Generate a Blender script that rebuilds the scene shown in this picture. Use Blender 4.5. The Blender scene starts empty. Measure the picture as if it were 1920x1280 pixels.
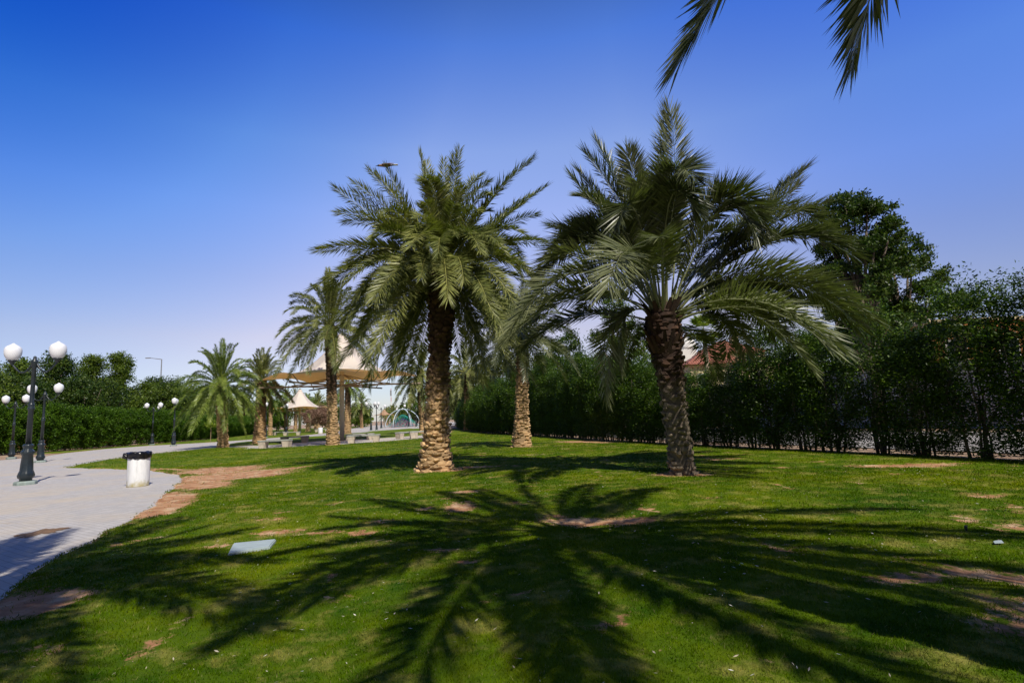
import bpy, bmesh, math, random
import numpy as np
from mathutils import Vector, Matrix
from mathutils.geometry import delaunay_2d_cdt
C = bpy.context.scene.collection
R = math.radians
# ------------------------------------------------------------------ camera
PITCH, ROLL, EYE = .1361237, -.0452838, 1.5
cam = bpy.data.cameras.new("camera"); camo = bpy.data.objects.new("camera", cam); C.objects.link(camo)
cam.sensor_width = 36; cam.lens = 1001.86/1920*36; cam.clip_start = .05; cam.clip_end = 3000
fw = Vector((0, math.cos(PITCH), math.sin(PITCH))); rt = Vector((1, 0, 0)); up = rt.cross(fw)
c_, s_ = math.cos(ROLL), math.sin(ROLL)
r2 = c_*rt + s_*up; u2 = -s_*rt + c_*up
M = Matrix((r2, u2, -fw)).transposed().to_4x4(); M.translation = (0, 0, EYE)
camo.matrix_world = M
bpy.context.scene.camera = camo
# ------------------------------------------------------------------ light
EL, AZ = R(49), R(150)                      # azimuth clockwise from +Y
SUN = Vector((math.sin(AZ)*math.cos(EL), math.cos(AZ)*math.cos(EL), math.sin(EL)))
w = bpy.data.worlds.new("World"); bpy.context.scene.world = w; w.use_nodes = True
wn = w.node_tree; bg = wn.nodes['Background']
sky = wn.nodes.new('ShaderNodeTexSky'); sky.sky_type = 'NISHITA'; sky.sun_disc = False
sky.sun_elevation = EL; sky.sun_rotation = AZ; sky.altitude = 600
sky.air_density = 1.0; sky.dust_density = .35; sky.ozone_density = 1.0
# deep clear desert sky: richer blue overhead and in the zone opposite the sun, pale at the horizon; zenith darkened to cut shadow fill
def wnode(t, **k):
    n_ = wn.nodes.new(t)
    for a_, b_ in k.items(): setattr(n_, a_, b_)
    return n_
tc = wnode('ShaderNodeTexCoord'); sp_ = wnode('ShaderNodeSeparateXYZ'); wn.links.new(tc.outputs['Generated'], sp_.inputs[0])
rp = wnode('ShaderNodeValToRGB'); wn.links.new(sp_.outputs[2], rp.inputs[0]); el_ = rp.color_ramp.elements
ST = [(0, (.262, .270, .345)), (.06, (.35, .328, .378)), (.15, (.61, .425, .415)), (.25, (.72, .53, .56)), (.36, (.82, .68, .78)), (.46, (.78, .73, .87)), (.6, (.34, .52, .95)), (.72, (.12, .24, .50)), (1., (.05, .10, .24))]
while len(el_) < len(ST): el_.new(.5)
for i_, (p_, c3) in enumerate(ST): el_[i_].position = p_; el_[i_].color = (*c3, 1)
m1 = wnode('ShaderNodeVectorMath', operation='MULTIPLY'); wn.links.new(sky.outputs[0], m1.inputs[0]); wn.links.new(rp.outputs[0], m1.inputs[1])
dt = wnode('ShaderNodeVectorMath', operation='DOT_PRODUCT'); wn.links.new(tc.outputs['Generated'], dt.inputs[0]); dt.inputs[1].default_value = Vector((-.62, .50, .60)).normalized()
r3 = wnode('ShaderNodeValToRGB'); wn.links.new(dt.outputs['Value'], r3.inputs[0]); e3 = r3.color_ramp.elements; e3.new(.5)
for i_, (p_, c3) in enumerate([(.80, (1, 1, 1)), (.925, (.45, .71, .93)), (1., (.03, .32, .76))]): e3[i_].position = p_; e3[i_].color = (*c3, 1)
m2 = wnode('ShaderNodeVectorMath', operation='MULTIPLY'); wn.links.new(m1.outputs[0], m2.inputs[0]); wn.links.new(r3.outputs[0], m2.inputs[1])
d5 = wnode('ShaderNodeVectorMath', operation='DOT_PRODUCT'); wn.links.new(tc.outputs['Generated'], d5.inputs[0]); d5.inputs[1].default_value = Vector((.68, .54, .50)).normalized()
r5 = wnode('ShaderNodeValToRGB'); wn.links.new(d5.outputs['Value'], r5.inputs[0]); e5 = r5.color_ramp.elements
for i_, (p_, c3) in enumerate([(.84, (1, 1, 1)), (1., (.38, .62, .94))]): e5[i_].position = p_; e5[i_].color = (*c3, 1)
m5 = wnode('ShaderNodeVectorMath', operation='MULTIPLY'); wn.links.new(m2.outputs[0], m5.inputs[0]); wn.links.new(r5.outputs[0], m5.inputs[1])
m3 = wnode('ShaderNodeVectorMath', operation='SCALE'); wn.links.new(m5.outputs[0], m3.inputs[0]); m3.inputs['Scale'].default_value = 2.85
r4 = wnode('ShaderNodeMapRange'); wn.links.new(sp_.outputs[1], r4.inputs[0]); r4.inputs[1].default_value = -.5; r4.inputs[2].default_value = .35; r4.inputs[3].default_value = .28; r4.inputs[4].default_value = 1.  # added dimming of the sky behind the camera, keeps shadows deep
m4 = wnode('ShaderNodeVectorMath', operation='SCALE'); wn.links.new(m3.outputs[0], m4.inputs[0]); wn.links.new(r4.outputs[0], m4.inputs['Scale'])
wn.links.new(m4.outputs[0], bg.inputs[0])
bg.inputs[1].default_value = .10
sl = bpy.data.lights.new("sun", 'SUN'); sl.energy = 5.0; sl.angle = R(.53); sl.color = (1, .93, .82)
so = bpy.data.objects.new("sun", sl); C.objects.link(so)
so.rotation_euler = SUN.to_track_quat('Z', 'Y').to_euler()
vs = bpy.context.scene.view_settings; vs.view_transform = 'Standard'; vs.look = 'None'; vs.exposure = 0; vs.gamma = 1
bpy.context.scene.cycles.max_bounces = 6; bpy.context.scene.cycles.transparent_max_bounces = 8

# ------------------------------------------------------------------ helpers
def tag(o, label=None, cat=None, group=None, kind=None):
    if label: o['label'] = label
    if cat: o['category'] = cat
    if group: o['group'] = group
    if kind: o['kind'] = kind
    return o
def empty(name, loc=(0, 0, 0), rz=0):
    o = bpy.data.objects.new(name, None); C.objects.link(o); o.location = loc; o.rotation_euler = (0, 0, rz)
    o.empty_display_size = .2
    return o
def link(name, me, parent=None):
    o = bpy.data.objects.new(name, me); C.objects.link(o)
    if parent: o.parent = parent
    return o
def npmesh(name, V, F, mat, smooth=False, attrs=None):
    """V (n,3); F (m,k) constant k"""
    V = np.asarray(V, np.float32); F = np.asarray(F, np.int32)
    me = bpy.data.meshes.new(name)
    me.vertices.add(len(V)); me.vertices.foreach_set('co', V.ravel())
    k = F.shape[1]; me.loops.add(F.size); me.loops.foreach_set('vertex_index', F.ravel())
    me.polygons.add(len(F)); me.polygons.foreach_set('loop_start', np.arange(0, F.size, k, dtype=np.int32))
    me.polygons.foreach_set('loop_total', np.full(len(F), k, np.int32))
    if smooth: me.polygons.foreach_set('use_smooth', np.ones(len(F), bool))
    for an, av in (attrs or {}).items():
        a = me.attributes.new(an, 'FLOAT', 'POINT'); a.data.foreach_set('value', np.asarray(av, np.float32))
    me.update(calc_edges=True)
    if mat: me.materials.append(mat)
    return me
def bmobj(name, bm, mat, parent=None, smooth=False):
    me = bpy.data.meshes.new(name)
    bmesh.ops.recalc_face_normals(bm, faces=bm.faces)
    bm.to_mesh(me); bm.free()
    if smooth:
        for p in me.polygons: p.use_smooth = True
    if mat: me.materials.append(mat)
    return link(name, me, parent)
def copy_tree(o, parent=None):
    c = o.copy(); C.objects.link(c)
    if parent: c.parent = parent
    for ch in list(o.children): copy_tree(ch, c)
    return c
def box(bm, x0, x1, y0, y1, z0, z1, bev=0):
    r = bmesh.ops.create_cube(bm, size=1)
    vv = r['verts']
    for v in vv: v.co = Vector((x0+(v.co.x+.5)*(x1-x0), y0+(v.co.y+.5)*(y1-y0), z0+(v.co.z+.5)*(z1-z0)))
    if bev:
        ed = list({e for v in vv for e in v.link_edges})
        bmesh.ops.bevel(bm, geom=ed, offset=bev, segments=2, affect='EDGES', profile=.5)
def lathe(bm, prof, n=24, cx=0, cy=0, flute=0, nf=12):
    rings = []
    for (r, z) in prof:
        ring = []
        for i in range(n):
            a = 2*math.pi*i/n
            rr = r*(1+flute*math.cos(nf*a)) if flute else r
            ring.append(bm.verts.new((cx+rr*math.cos(a), cy+rr*math.sin(a), z)))
        rings.append(ring)
    for A, B in zip(rings, rings[1:]):
        for i in range(n): bm.faces.new((A[i], A[(i+1) % n], B[(i+1) % n], B[i]))
    bm.faces.new(rings[0][::-1]); bm.faces.new(rings[-1])
def tube(bm, pts, rad, n=8):
    pts = [Vector(p) for p in pts]
    if not hasattr(rad, '__len__'): rad = [rad]*len(pts)
    rings = []; pu = None
    for i, p in enumerate(pts):
        t = (pts[min(i+1, len(pts)-1)]-pts[max(i-1, 0)]).normalized()
        if pu is None: pu = t.orthogonal().normalized()
        u = (pu-t*pu.dot(t)).normalized(); pu = u; v = t.cross(u)
        rings.append([bm.verts.new(p+(u*math.cos(2*math.pi*k/n)+v*math.sin(2*math.pi*k/n))*rad[i]) for k in range(n)])
    for A, B in zip(rings, rings[1:]):
        for i in range(n): bm.faces.new((A[i], A[(i+1) % n], B[(i+1) % n], B[i]))
    bm.faces.new(rings[0][::-1]); bm.faces.new(rings[-1])
# numpy value noise
_rg = np.random.default_rng(7); _T = _rg.random((256, 256))
def vnoise(x, y):
    xi = np.floor(x).astype(int); yi = np.floor(y).astype(int); fx = x-xi; fy = y-yi
    fx = fx*fx*(3-2*fx); fy = fy*fy*(3-2*fy)
    a = _T[xi & 255, yi & 255]; b = _T[(xi+1) & 255, yi & 255]; c = _T[xi & 255, (yi+1) & 255]; d = _T[(xi+1) & 255, (yi+1) & 255]
    return a*(1-fx)*(1-fy)+b*fx*(1-fy)+c*(1-fx)*fy+d*fx*fy
def fbm(x, y, o=4):
    s = 0; a = .5
    for i in range(o): s = s+a*vnoise(x*2**i+17*i, y*2**i+31*i); a *= .5
    return s/(1-.5**o)

# ------------------------------------------------------------------ materials
def newmat(name):
    m = bpy.data.materials.new(name); m.use_nodes = True
    nt = m.node_tree; b = nt.nodes['Principled BSDF']
    return m, nt, b
def N(nt, t, **kw):
    n = nt.nodes.new(t)
    for k, v in kw.items(): setattr(n, k, v)
    return n
def noise(nt, vec, scale, detail=4, rough=.55):
    n = N(nt, 'ShaderNodeTexNoise'); n.inputs['Scale'].default_value = scale; n.inputs['Detail'].default_value = detail
    n.inputs['Roughness'].default_value = rough
    if vec is not None: nt.links.new(vec, n.inputs['Vector'])
    return n.outputs['Fac']
def ramp(nt, fac, stops):
    r = N(nt, 'ShaderNodeValToRGB'); e = r.color_ramp.elements
    while len(e) < len(stops): e.new(.5)
    for i, (p, c) in enumerate(stops):
        e[i].position = p; e[i].color = (*c, 1) if len(c) == 3 else c
    nt.links.new(fac, r.inputs[0]); return r.outputs[0]
def mix(nt, fac, a, b, mode='MIX'):
    m = N(nt, 'ShaderNodeMix', data_type='RGBA', blend_type=mode)
    for i, s in ((0, fac), (6, a), (7, b)):
        if isinstance(s, (int, float)): m.inputs[i].default_value = s
        elif isinstance(s, tuple): m.inputs[i].default_value = (*s, 1)
        else: nt.links.new(s, m.inputs[i])
    return m.outputs[2]
def math_(nt, op, a, b=None, clamp=False):
    m = N(nt, 'ShaderNodeMath', operation=op, use_clamp=clamp)
    for i, s in enumerate((a, b)):
        if s is None: continue
        if isinstance(s, (int, float)): m.inputs[i].default_value = s
        else: nt.links.new(s, m.inputs[i])
    return m.outputs[0]
def bump(nt, b, h, strength=.4, dist=.02):
    n = N(nt, 'ShaderNodeBump'); n.inputs['Strength'].default_value = strength; n.inputs['Distance'].default_value = dist
    nt.links.new(h, n.inputs['Height']); nt.links.new(n.outputs[0], b.inputs['Normal'])
def pos(nt): return N(nt, 'ShaderNodeNewGeometry').outputs['Position']
def objc(nt): return N(nt, 'ShaderNodeTexCoord').outputs['Object']
def plain(name, col, rough=.6, var=.25, scale=6, metal=0, bmp=.15, coord='obj'):
    m, nt, b = newmat(name)
    v = objc(nt) if coord == 'obj' else pos(nt)
    f = noise(nt, v, scale, 5)
    lo = tuple(c*(1-var) for c in col); hi = tuple(min(1, c*(1+var)) for c in col)
    nt.links.new(ramp(nt, f, [(.3, lo), (.7, hi)]), b.inputs['Base Color'])
    b.inputs['Roughness'].default_value = rough; b.inputs['Metallic'].default_value = metal
    if bmp: bump(nt, b, noise(nt, v, scale*8, 4), bmp, .01)
    return m
def leafmat(name, lo, mid, hi, rough=.45, trans=.25, scale=1.2, spec=.4):
    m, nt, b = newmat(name)
    at = N(nt, 'ShaderNodeAttribute', attribute_name='rnd').outputs['Fac']
    n = noise(nt, pos(nt), scale, 2)
    f = math_(nt, 'ADD', math_(nt, 'MULTIPLY', at, .55), math_(nt, 'MULTIPLY', n, .45))
    col = ramp(nt, f, [(.2, lo), (.5, mid), (.8, hi)])
    nt.links.new(col, b.inputs['Base Color']); b.inputs['Roughness'].default_value = rough
    b.inputs['Specular IOR Level'].default_value = spec
    tr = N(nt, 'ShaderNodeBsdfTranslucent'); nt.links.new(mix(nt, 1., col, (1., 1.25, .35), 'MULTIPLY'), tr.inputs[0])
    mx = N(nt, 'ShaderNodeMixShader'); mx.inputs[0].default_value = trans
    nt.links.new(b.outputs[0], mx.inputs[1]); nt.links.new(tr.outputs[0], mx.inputs[2])
    nt.links.new(mx.outputs[0], nt.nodes['Material Output'].inputs[0])
    return m
G_LO, G_MID, G_HI, STRAW = (.026, .095, .0006), (.092, .165, .0004), (.180, .230, .0008), (.42, .37, .09)
def lawn_colour(nt):
    p = pos(nt)
    a = noise(nt, p, .45, 4); b_ = noise(nt, p, 3.2, 4, .6)
    f = math_(nt, 'ADD', math_(nt, 'MULTIPLY', a, .6), math_(nt, 'MULTIPLY', b_, .4))
    c = ramp(nt, f, [(.36, G_LO), (.5, G_MID), (.64, G_HI)])
    d = noise(nt, p, 1.7, 6, .72)
    dry = ramp(nt, d, [(.52, (0, 0, 0)), (.66, (1, 1, 1))])
    return mix(nt, math_(nt, 'MULTIPLY', dry, .75), c, STRAW), p
def m_lawn():
    m, nt, b = newmat('lawn_soil')
    c, p = lawn_colour(nt)
    c = mix(nt, .3, c, (.06, .075, .008))
    bare = N(nt, 'ShaderNodeAttribute', attribute_name='bare').outputs['Fac']
    n = noise(nt, p, 9, 6, .7)
    k = math_(nt, 'ADD', bare, math_(nt, 'MULTIPLY', math_(nt, 'SUBTRACT', n, .5), 2.2))
    k = ramp(nt, k, [(.36, (0, 0, 0)), (.66, (1, 1, 1))])
    dn = noise(nt, p, 2.5, 6, .65)
    dirt = ramp(nt, dn, [(.3, (.26, .11, .055)), (.5, (.47, .25, .13)), (.68, (.62, .46, .29))])
    nt.links.new(mix(nt, k, c, dirt), b.inputs['Base Color']); b.inputs['Roughness'].default_value = .95
    b.inputs['Specular IOR Level'].default_value = .1
    bump(nt, b, noise(nt, p, 45, 5, .7), .7, .03)
    return m
def m_blade():
    m, nt, b = newmat('grass_blade')
    c, p = lawn_colour(nt)
    at = N(nt, 'ShaderNodeAttribute', attribute_name='rnd').outputs['Fac']
    v = ramp(nt, at, [(0, (.55, .55, .6)), (.5, (.95, .95, 1)), (.93, (1.4, 1.3, 1.2))])
    c = mix(nt, 1., c, v, 'MULTIPLY')
    c = mix(nt, ramp(nt, at, [(.955, (0, 0, 0)), (.975, (.8, .8, .8))]), c, (.34, .30, .13))
    nt.links.new(c, b.inputs['Base Color']); b.inputs['Roughness'].default_value = .55
    b.inputs['Specular IOR Level'].default_value = .0
    tr = N(nt, 'ShaderNodeBsdfTranslucent'); nt.links.new(c, tr.inputs[0])
    mx = N(nt, 'ShaderNodeMixShader'); mx.inputs[0].default_value = .35
    nt.links.new(b.outputs[0], mx.inputs[1]); nt.links.new(tr.outputs[0], mx.inputs[2])
    nt.links.new(mx.outputs[0], nt.nodes['Material Output'].inputs[0])
    return m
def m_paving():
    m, nt, b = newmat('concrete_paving')
    p = pos(nt)
    mp = N(nt, 'ShaderNodeMapping'); mp.inputs['Rotation'].default_value = (0, 0, R(33)); nt.links.new(p, mp.inputs[0])
    br = N(nt, 'ShaderNodeTexBrick'); nt.links.new(mp.outputs[0], br.inputs[0])
    br.inputs['Scale'].default_value = 1; br.inputs['Brick Width'].default_value = .21; br.inputs['Row Height'].default_value = .105
    br.inputs['Mortar Size'].default_value = .006; br.inputs['Mortar Smooth'].default_value = .4
    br.inputs['Color1'].default_value = (.48, .46, .44, 1); br.inputs['Color2'].default_value = (.42, .40, .385, 1); br.inputs['Mortar'].default_value = (.28, .26, .245, 1)
    n1 = noise(nt, p, .5, 6, .65); n2 = noise(nt, p, 3, 6, .7)
    sand = ramp(nt, n1, [(.46, (0, 0, 0)), (.66, (1, 1, 1))])
    c = mix(nt, math_(nt, 'MULTIPLY', sand, .75), br.outputs['Color'], (.52, .44, .33))
    sp = N(nt, 'ShaderNodeMapping'); sp.inputs['Scale'].default_value = (.6, 3, 1); sp.inputs['Rotation'].default_value = (0, 0, R(20)); nt.links.new(p, sp.inputs[0])
    n3 = noise(nt, sp.outputs[0], .9, 6, .7)
    st = ramp(nt, n3, [(.60, (0, 0, 0)), (.72, (1, 1, 1))])
    c = mix(nt, math_(nt, 'MULTIPLY', st, .7), c, (.42, .32, .17))
    c = mix(nt, math_(nt, 'MULTIPLY', ramp(nt, n2, [(.5, (0, 0, 0)), (.8, (1, 1, 1))]), .35), c, (.28, .27, .27))
    nt.links.new(c, b.inputs['Base Color']); b.inputs['Roughness'].default_value = .85
    h = math_(nt, 'ADD', math_(nt, 'MULTIPLY', br.outputs['Fac'], -1), math_(nt, 'MULTIPLY', n2, .6))
    bump(nt, b, h, .5, .01)
    return m
def m_sand(name='sandy_soil', lo=(.24, .14, .085), hi=(.44, .33, .22), s=1.3):
    m, nt, b = newmat(name); p = pos(nt)
    c = ramp(nt, noise(nt, p, s, 7, .65), [(.3, lo), (.68, hi)])
    nt.links.new(c, b.inputs['Base Color']); b.inputs['Roughness'].default_value = .95
    bump(nt, b, noise(nt, p, 22, 6, .7), .6, .04); return m
def m_trunk(name, pale, dark, split, soft=.5):
    """old pale boots below, dark fibre above (height in metres, object space)"""
    m, nt, b = newmat(name); o = objc(nt)
    sx = N(nt, 'ShaderNodeSeparateXYZ'); nt.links.new(o, sx.inputs[0])
    n = noise(nt, o, 2.2, 5, .65)
    k = math_(nt, 'ADD', math_(nt, 'SUBTRACT', sx.outputs[2], split), math_(nt, 'MULTIPLY', math_(nt, 'SUBTRACT', n, .5), 2.2))
    k = math_(nt, 'ADD', math_(nt, 'MULTIPLY', k, 1/soft), .5, True)
    f = noise(nt, o, 14, 6, .7)
    at = N(nt, 'ShaderNodeAttribute', attribute_name='rnd').outputs['Fac']
    f2 = math_(nt, 'ADD', math_(nt, 'MULTIPLY', f, .6), math_(nt, 'MULTIPLY', at, .4))
    cp = ramp(nt, f2, [(.25, tuple(c*.45 for c in pale)), (.5, pale), (.75, tuple(min(1, c*1.35) for c in pale))])
    cd = ramp(nt, f2, [(.25, tuple(c*.5 for c in dark)), (.55, dark), (.8, tuple(c*2.2 for c in dark))])
    nt.links.new(mix(nt, k, cp, cd), b.inputs['Base Color']); b.inputs['Roughness'].default_value = .9
    bump(nt, b, noise(nt, o, 38, 5, .7), .6, .02); return m
def m_fabric(name, col):
    m, nt, b = newmat(name); o = objc(nt)
    n = noise(nt, o, .8, 6, .6)
    c = ramp(nt, n, [(.3, tuple(x*.85 for x in col)), (.6, col)])
    nt.links.new(c, b.inputs['Base Color']); b.inputs['Roughness'].default_value = .65
    tr = N(nt, 'ShaderNodeBsdfTranslucent'); tr.inputs[0].default_value = (.98, .66, .27, 1)
    mx = N(nt, 'ShaderNodeMixShader'); mx.inputs[0].default_value = .4
    nt.links.new(b.outputs[0], mx.inputs[1]); nt.links.new(tr.outputs[0], mx.inputs[2])
    nt.links.new(mx.outputs[0], nt.nodes['Material Output'].inputs[0]); return m
def m_bin():
    m, nt, b = newmat('weathered_white_concrete'); o = objc(nt)
    sx = N(nt, 'ShaderNodeSeparateXYZ'); nt.links.new(o, sx.inputs[0])
    mp = N(nt, 'ShaderNodeMapping'); mp.inputs['Scale'].default_value = (9, 9, 1.3); nt.links.new(o, mp.inputs[0])
    s = noise(nt, mp.outputs[0], 1.5, 6, .7)
    c = ramp(nt, s, [(.30, (.55, .57, .57)), (.5, (.74, .75, .76)), (.7, (.82, .83, .84))])
    k = math_(nt, 'ADD', math_(nt, 'MULTIPLY', math_(nt, 'SUBTRACT', .12, sx.outputs[2]), 2.6), math_(nt, 'MULTIPLY', noise(nt, o, 7, 6, .7), 1.25))
    c = mix(nt, ramp(nt, k, [(.55, (0, 0, 0)), (1., (1, 1, 1))]), c, (.44, .38, .20))
    nt.links.new(c, b.inputs['Base Color']); b.inputs['Roughness'].default_value = .8
    bump(nt, b, noise(nt, o, 30, 5), .3, .01); return m
def m_tiles():
    m, nt, b = newmat('red_roof_tiles'); o = objc(nt)
    wv = N(nt, 'ShaderNodeTexWave', wave_type='BANDS', bands_direction='X'); wv.inputs['Scale'].default_value = 1.3; nt.links.new(o, wv.inputs[0])
    w2 = N(nt, 'ShaderNodeTexWave', wave_type='BANDS', bands_direction='Z'); w2.inputs['Scale'].default_value = 1.1; nt.links.new(o, w2.inputs[0])
    n = noise(nt, o, 2.5, 5)
    c = ramp(nt, n, [(.3, (.33, .10, .06)), (.7, (.56, .21, .13))])
    c = mix(nt, .5, c, mix(nt, 1., wv.outputs[0], w2.outputs[0], 'MULTIPLY'), 'MULTIPLY')
    nt.links.new(c, b.inputs['Base Color']); b.inputs['Roughness'].default_value = .8
    bump(nt, b, wv.outputs[1], .6, .08); return m
MT = dict(
 lawn=m_lawn(), blade=m_blade(), paving=m_paving(), sand=m_sand(), dust=m_sand('dusty_road', (.22, .205, .19), (.42, .40, .37), .5),
 iron=plain('black_painted_iron', (.016, .024, .03), .35, .3, 5), plinth=plain('pale_concrete_plinth', (.22, .27, .25), .85),
 globe=plain('white_opal_glass', (.80, .81, .84), .25, .03, 2, bmp=0),
 bin=m_bin(), bag=plain('black_plastic_bag', (.008, .008, .01), .22, .2, 5, bmp=.3),
 concrete=plain('bench_concrete', (.45, .39, .31), .85, .22, 5), slab_top=plain('bench_slab', (.32, .33, .30), .85, .2, 5),
 cover=plain('pale_cover_concrete', (.34, .41, .42), .7, .12, 8),
 white=plain('white_render', (.66, .65, .62), .85, .1, 1.5), cream=plain('cream_render', (.60, .50, .30), .85, .1, 1.5),
 orange=plain('orange_render', (.42, .17, .05), .85, .12, 1.5), greywall=plain('grey_boundary_render', (.52, .52, .56), .85, .12, 1.),
 glass=plain('dark_window_glass', (.02, .03, .04), .12, .2, 2, bmp=0), steel=plain('galvanised_steel', (.33, .34, .35), .5, .15, 6, .6),
 post=plain('cream_painted_steel', (.52, .47, .36), .55, .1, 3), frame=plain('canopy_frame_paint', (.33, .25, .17), .5, .2, 4),
 canvas=m_fabric('white_tensile_canvas', (.86, .85, .80)), canvas_tan=m_fabric('tan_canvas', (.52, .38, .26)),
 tiles=m_tiles(), bark=plain('grey_brown_bark', (.13, .10, .075), .9, .4, 5), bark_pale=plain('pale_stem_bark', (.30, .24, .17), .9, .35, 5),
 rope_teal=plain('teal_rope', (.02, .32, .27), .7), rope_purple=plain('purple_rope', (.14, .06, .28), .7), rope_pink=plain('pink_rope', (.5, .2, .16), .7),
 arch=plain('pale_blue_arch_paint', (.52, .62, .68), .4, .08), stick=plain('wooden_stake', (.28, .2, .12), .9),
 bird=plain('brown_feathers', (.26, .16, .10), .8, .4, 25), bird_dark=plain('dark_feathers', (.03, .03, .035), .7), bird_white=plain('white_feathers', (.75, .74, .72), .8),
 litter=leafmat('dry_leaf', (.40, .33, .22), (.60, .54, .40), (.78, .75, .66), .8, .1, 5), brown=plain('brown_stain', (.17, .10, .05), .9, .4, 14),
 redw=plain('red_painted_metal', (.45, .05, .04), .5),
 trunkA=m_trunk('tan_palm_boots', (.50, .33, .17), (.085, .045, .025), 2.6, 1.4),
 trunkB=m_trunk('grey_palm_boots', (.20, .16, .115), (.045, .022, .012), 2.0, .9),
 trunkC=m_trunk('pale_palm_boots', (.47, .31, .16), (.09, .05, .028), 3.3, 1.),
 palmA=leafmat('olive_palm_leaf', (.045, .068, .016), (.16, .18, .045), (.38, .38, .11), .46, .22, .8, .55),
 palmB=leafmat('grey_green_palm_leaf', (.030, .045, .016), (.125, .142, .064), (.30, .32, .16), .40, .2, .8, .6),
 palmL=leafmat('bright_palm_leaf', (.055, .095, .012), (.15, .21, .032), (.32, .38, .08), .4, .28, .8, .5),
 rachis=plain('palm_midrib', (.16, .17, .05), .6, .3, 3), dryfrond=leafmat('dry_palm_leaf', (.14, .08, .035), (.24, .16, .07), (.34, .25, .12), .8, .1),
 shrub=leafmat('shrub_leaf', (.012, .035, .003), (.045, .095, .005), (.12, .20, .010), .45, .22, .9, .3),
 shrubL=leafmat('clipped_shrub_leaf', (.016, .050, .003), (.045, .105, .004), (.10, .19, .008), .5, .2, .5, .2),
 tree=leafmat('broad_tree_leaf', (.012, .034, .005), (.036, .075, .008), (.10, .145, .018), .45, .22, .5, .3),
 treeL=leafmat('light_tree_leaf', (.030, .065, .006), (.075, .125, .010), (.16, .22, .022), .5, .25, .5, .35),
 olive=leafmat('feathery_olive_leaf', (.045, .06, .018), (.09, .105, .03), (.15, .16, .05), .6, .25, .3, .2),
 dry=leafmat('dry_pinkish_twigs', (.14, .08, .06), (.25, .15, .11), (.36, .24, .18), .9, .1, .6, .1),
 lime=leafmat('lime_leaf', (.10, .16, .01), (.18, .25, .02), (.28, .34, .03), .5, .3, .6, .3),
)

# ------------------------------------------------------------------ ground
def sheet(name, poly, z, mat):
    bm = bmesh.new(); f = bm.faces.new([bm.verts.new((x, y, z)) for x, y in poly])
    bmesh.ops.triangulate(bm, faces=[f])
    o = bmobj(name, bm, mat); tag(o, kind='structure'); return o
sheet('ground', [(-1500, -1500), (1500, -1500), (1500, 1500), (-1500, 1500)], -.06, MT['sand'])
pathp = [(-34, -12), (-33, 20), (-34.5, 30), (-35.7, 37.5), (-35.6, 41), (-38.3, 45.9), (-40.3, 53), (-38.9, 57.3), (-35.9, 58.2), (-33.3, 60), (-31.0, 64.4), (-29.2, 71.5), (-29.4, 86.9),
         (-36, 112), (-50, 190), (-10, 190), (-12, 84), (-6.2, 53), (-5, 40), (-3, 5), (-2.6, -12)]
sheet('pavement', pathp, -.02, MT['paving'])
LAWN = [(-3.2, -10), (-3.4, 0), (-3.9, 2.6), (-4.6, 4.5), (-5.2, 5.6), (-5.6, 6.4), (-5.9, 7.1), (-6.2, 8.0), (-6.7, 9.3), (-7.7, 11.5), (-8.6, 13.2), (-9.3, 14.6), (-10.0, 16.0), (-10.9, 17.6), (-12.3, 19.3), (-14.8, 21.6), (-17.6, 23.3), (-20.2, 24.6), (-21.3, 25.3),
        (-22.2, 27.2), (-23.4, 30.1), (-24.3, 34.3), (-24.6, 38.5), (-24.3, 42.2), (-22.3, 42.3), (-19.8, 40.0), (-18.6, 37.6), (-16.6, 36.4), (-13.8, 37.9), (-10.2, 38.4), (-7.6, 42.0), (-6.6, 52.7), (-7.2, 60), (-9.0, 72), (-7.5, 72),
        (-2.9, 50), (1.4, 37), (4.0, 28.6), (7.1, 20.8), (8.9, 16.7), (10.3, 13.6), (11.6, 11.2), (14, 7), (17, 0), (19, -10)]
STRIP = [(-24.6, 43.6), (-22.2, 44.6), (-20.8, 43.2), (-19.2, 43.4), (-17.3, 47.6), (-12.4, 46.9), (-8.6, 50.6), (-13.8, 83.6), (-17.6, 90.2), (-21.5, 82), (-22.2, 70), (-25.2, 62.7), (-26.5, 58), (-28.3, 54.6), (-26.2, 48)]
FAR = [(-43.6, 47), (-38.9, 46.8), (-40.7, 53), (-39.3, 58.0), (-36.1, 58.8), (-33.6, 60.6), (-31.3, 65), (-29.5, 72), (-29.8, 87), (-36.4, 112), (-50, 188), (-95, 188), (-52, 110), (-43, 75), (-42.6, 62)]
def inpoly(x, y, P):
    P = np.array(P); r = np.zeros(x.shape, bool); j = len(P)-1
    for i in range(len(P)):
        xi, yi = P[i]; xj, yj = P[j]
        with np.errstate(divide='ignore', invalid='ignore'):
            r ^= ((yi > y) != (yj > y)) & (x < (xj-xi)*(y-yi)/(yj-yi)+xi)
        j = i
    return r
def edgedist(x, y, P):
    P = np.array(P); d = np.full(x.shape, 1e9)
    for a, b in zip(P, np.roll(P, -1, 0)):
        ab = b-a; t = np.clip(((x-a[0])*ab[0]+(y-a[1])*ab[1])/(ab@ab), 0, 1)
        d = np.minimum(d, np.hypot(x-a[0]-t*ab[0], y-a[1]-t*ab[1]))
    return d
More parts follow.
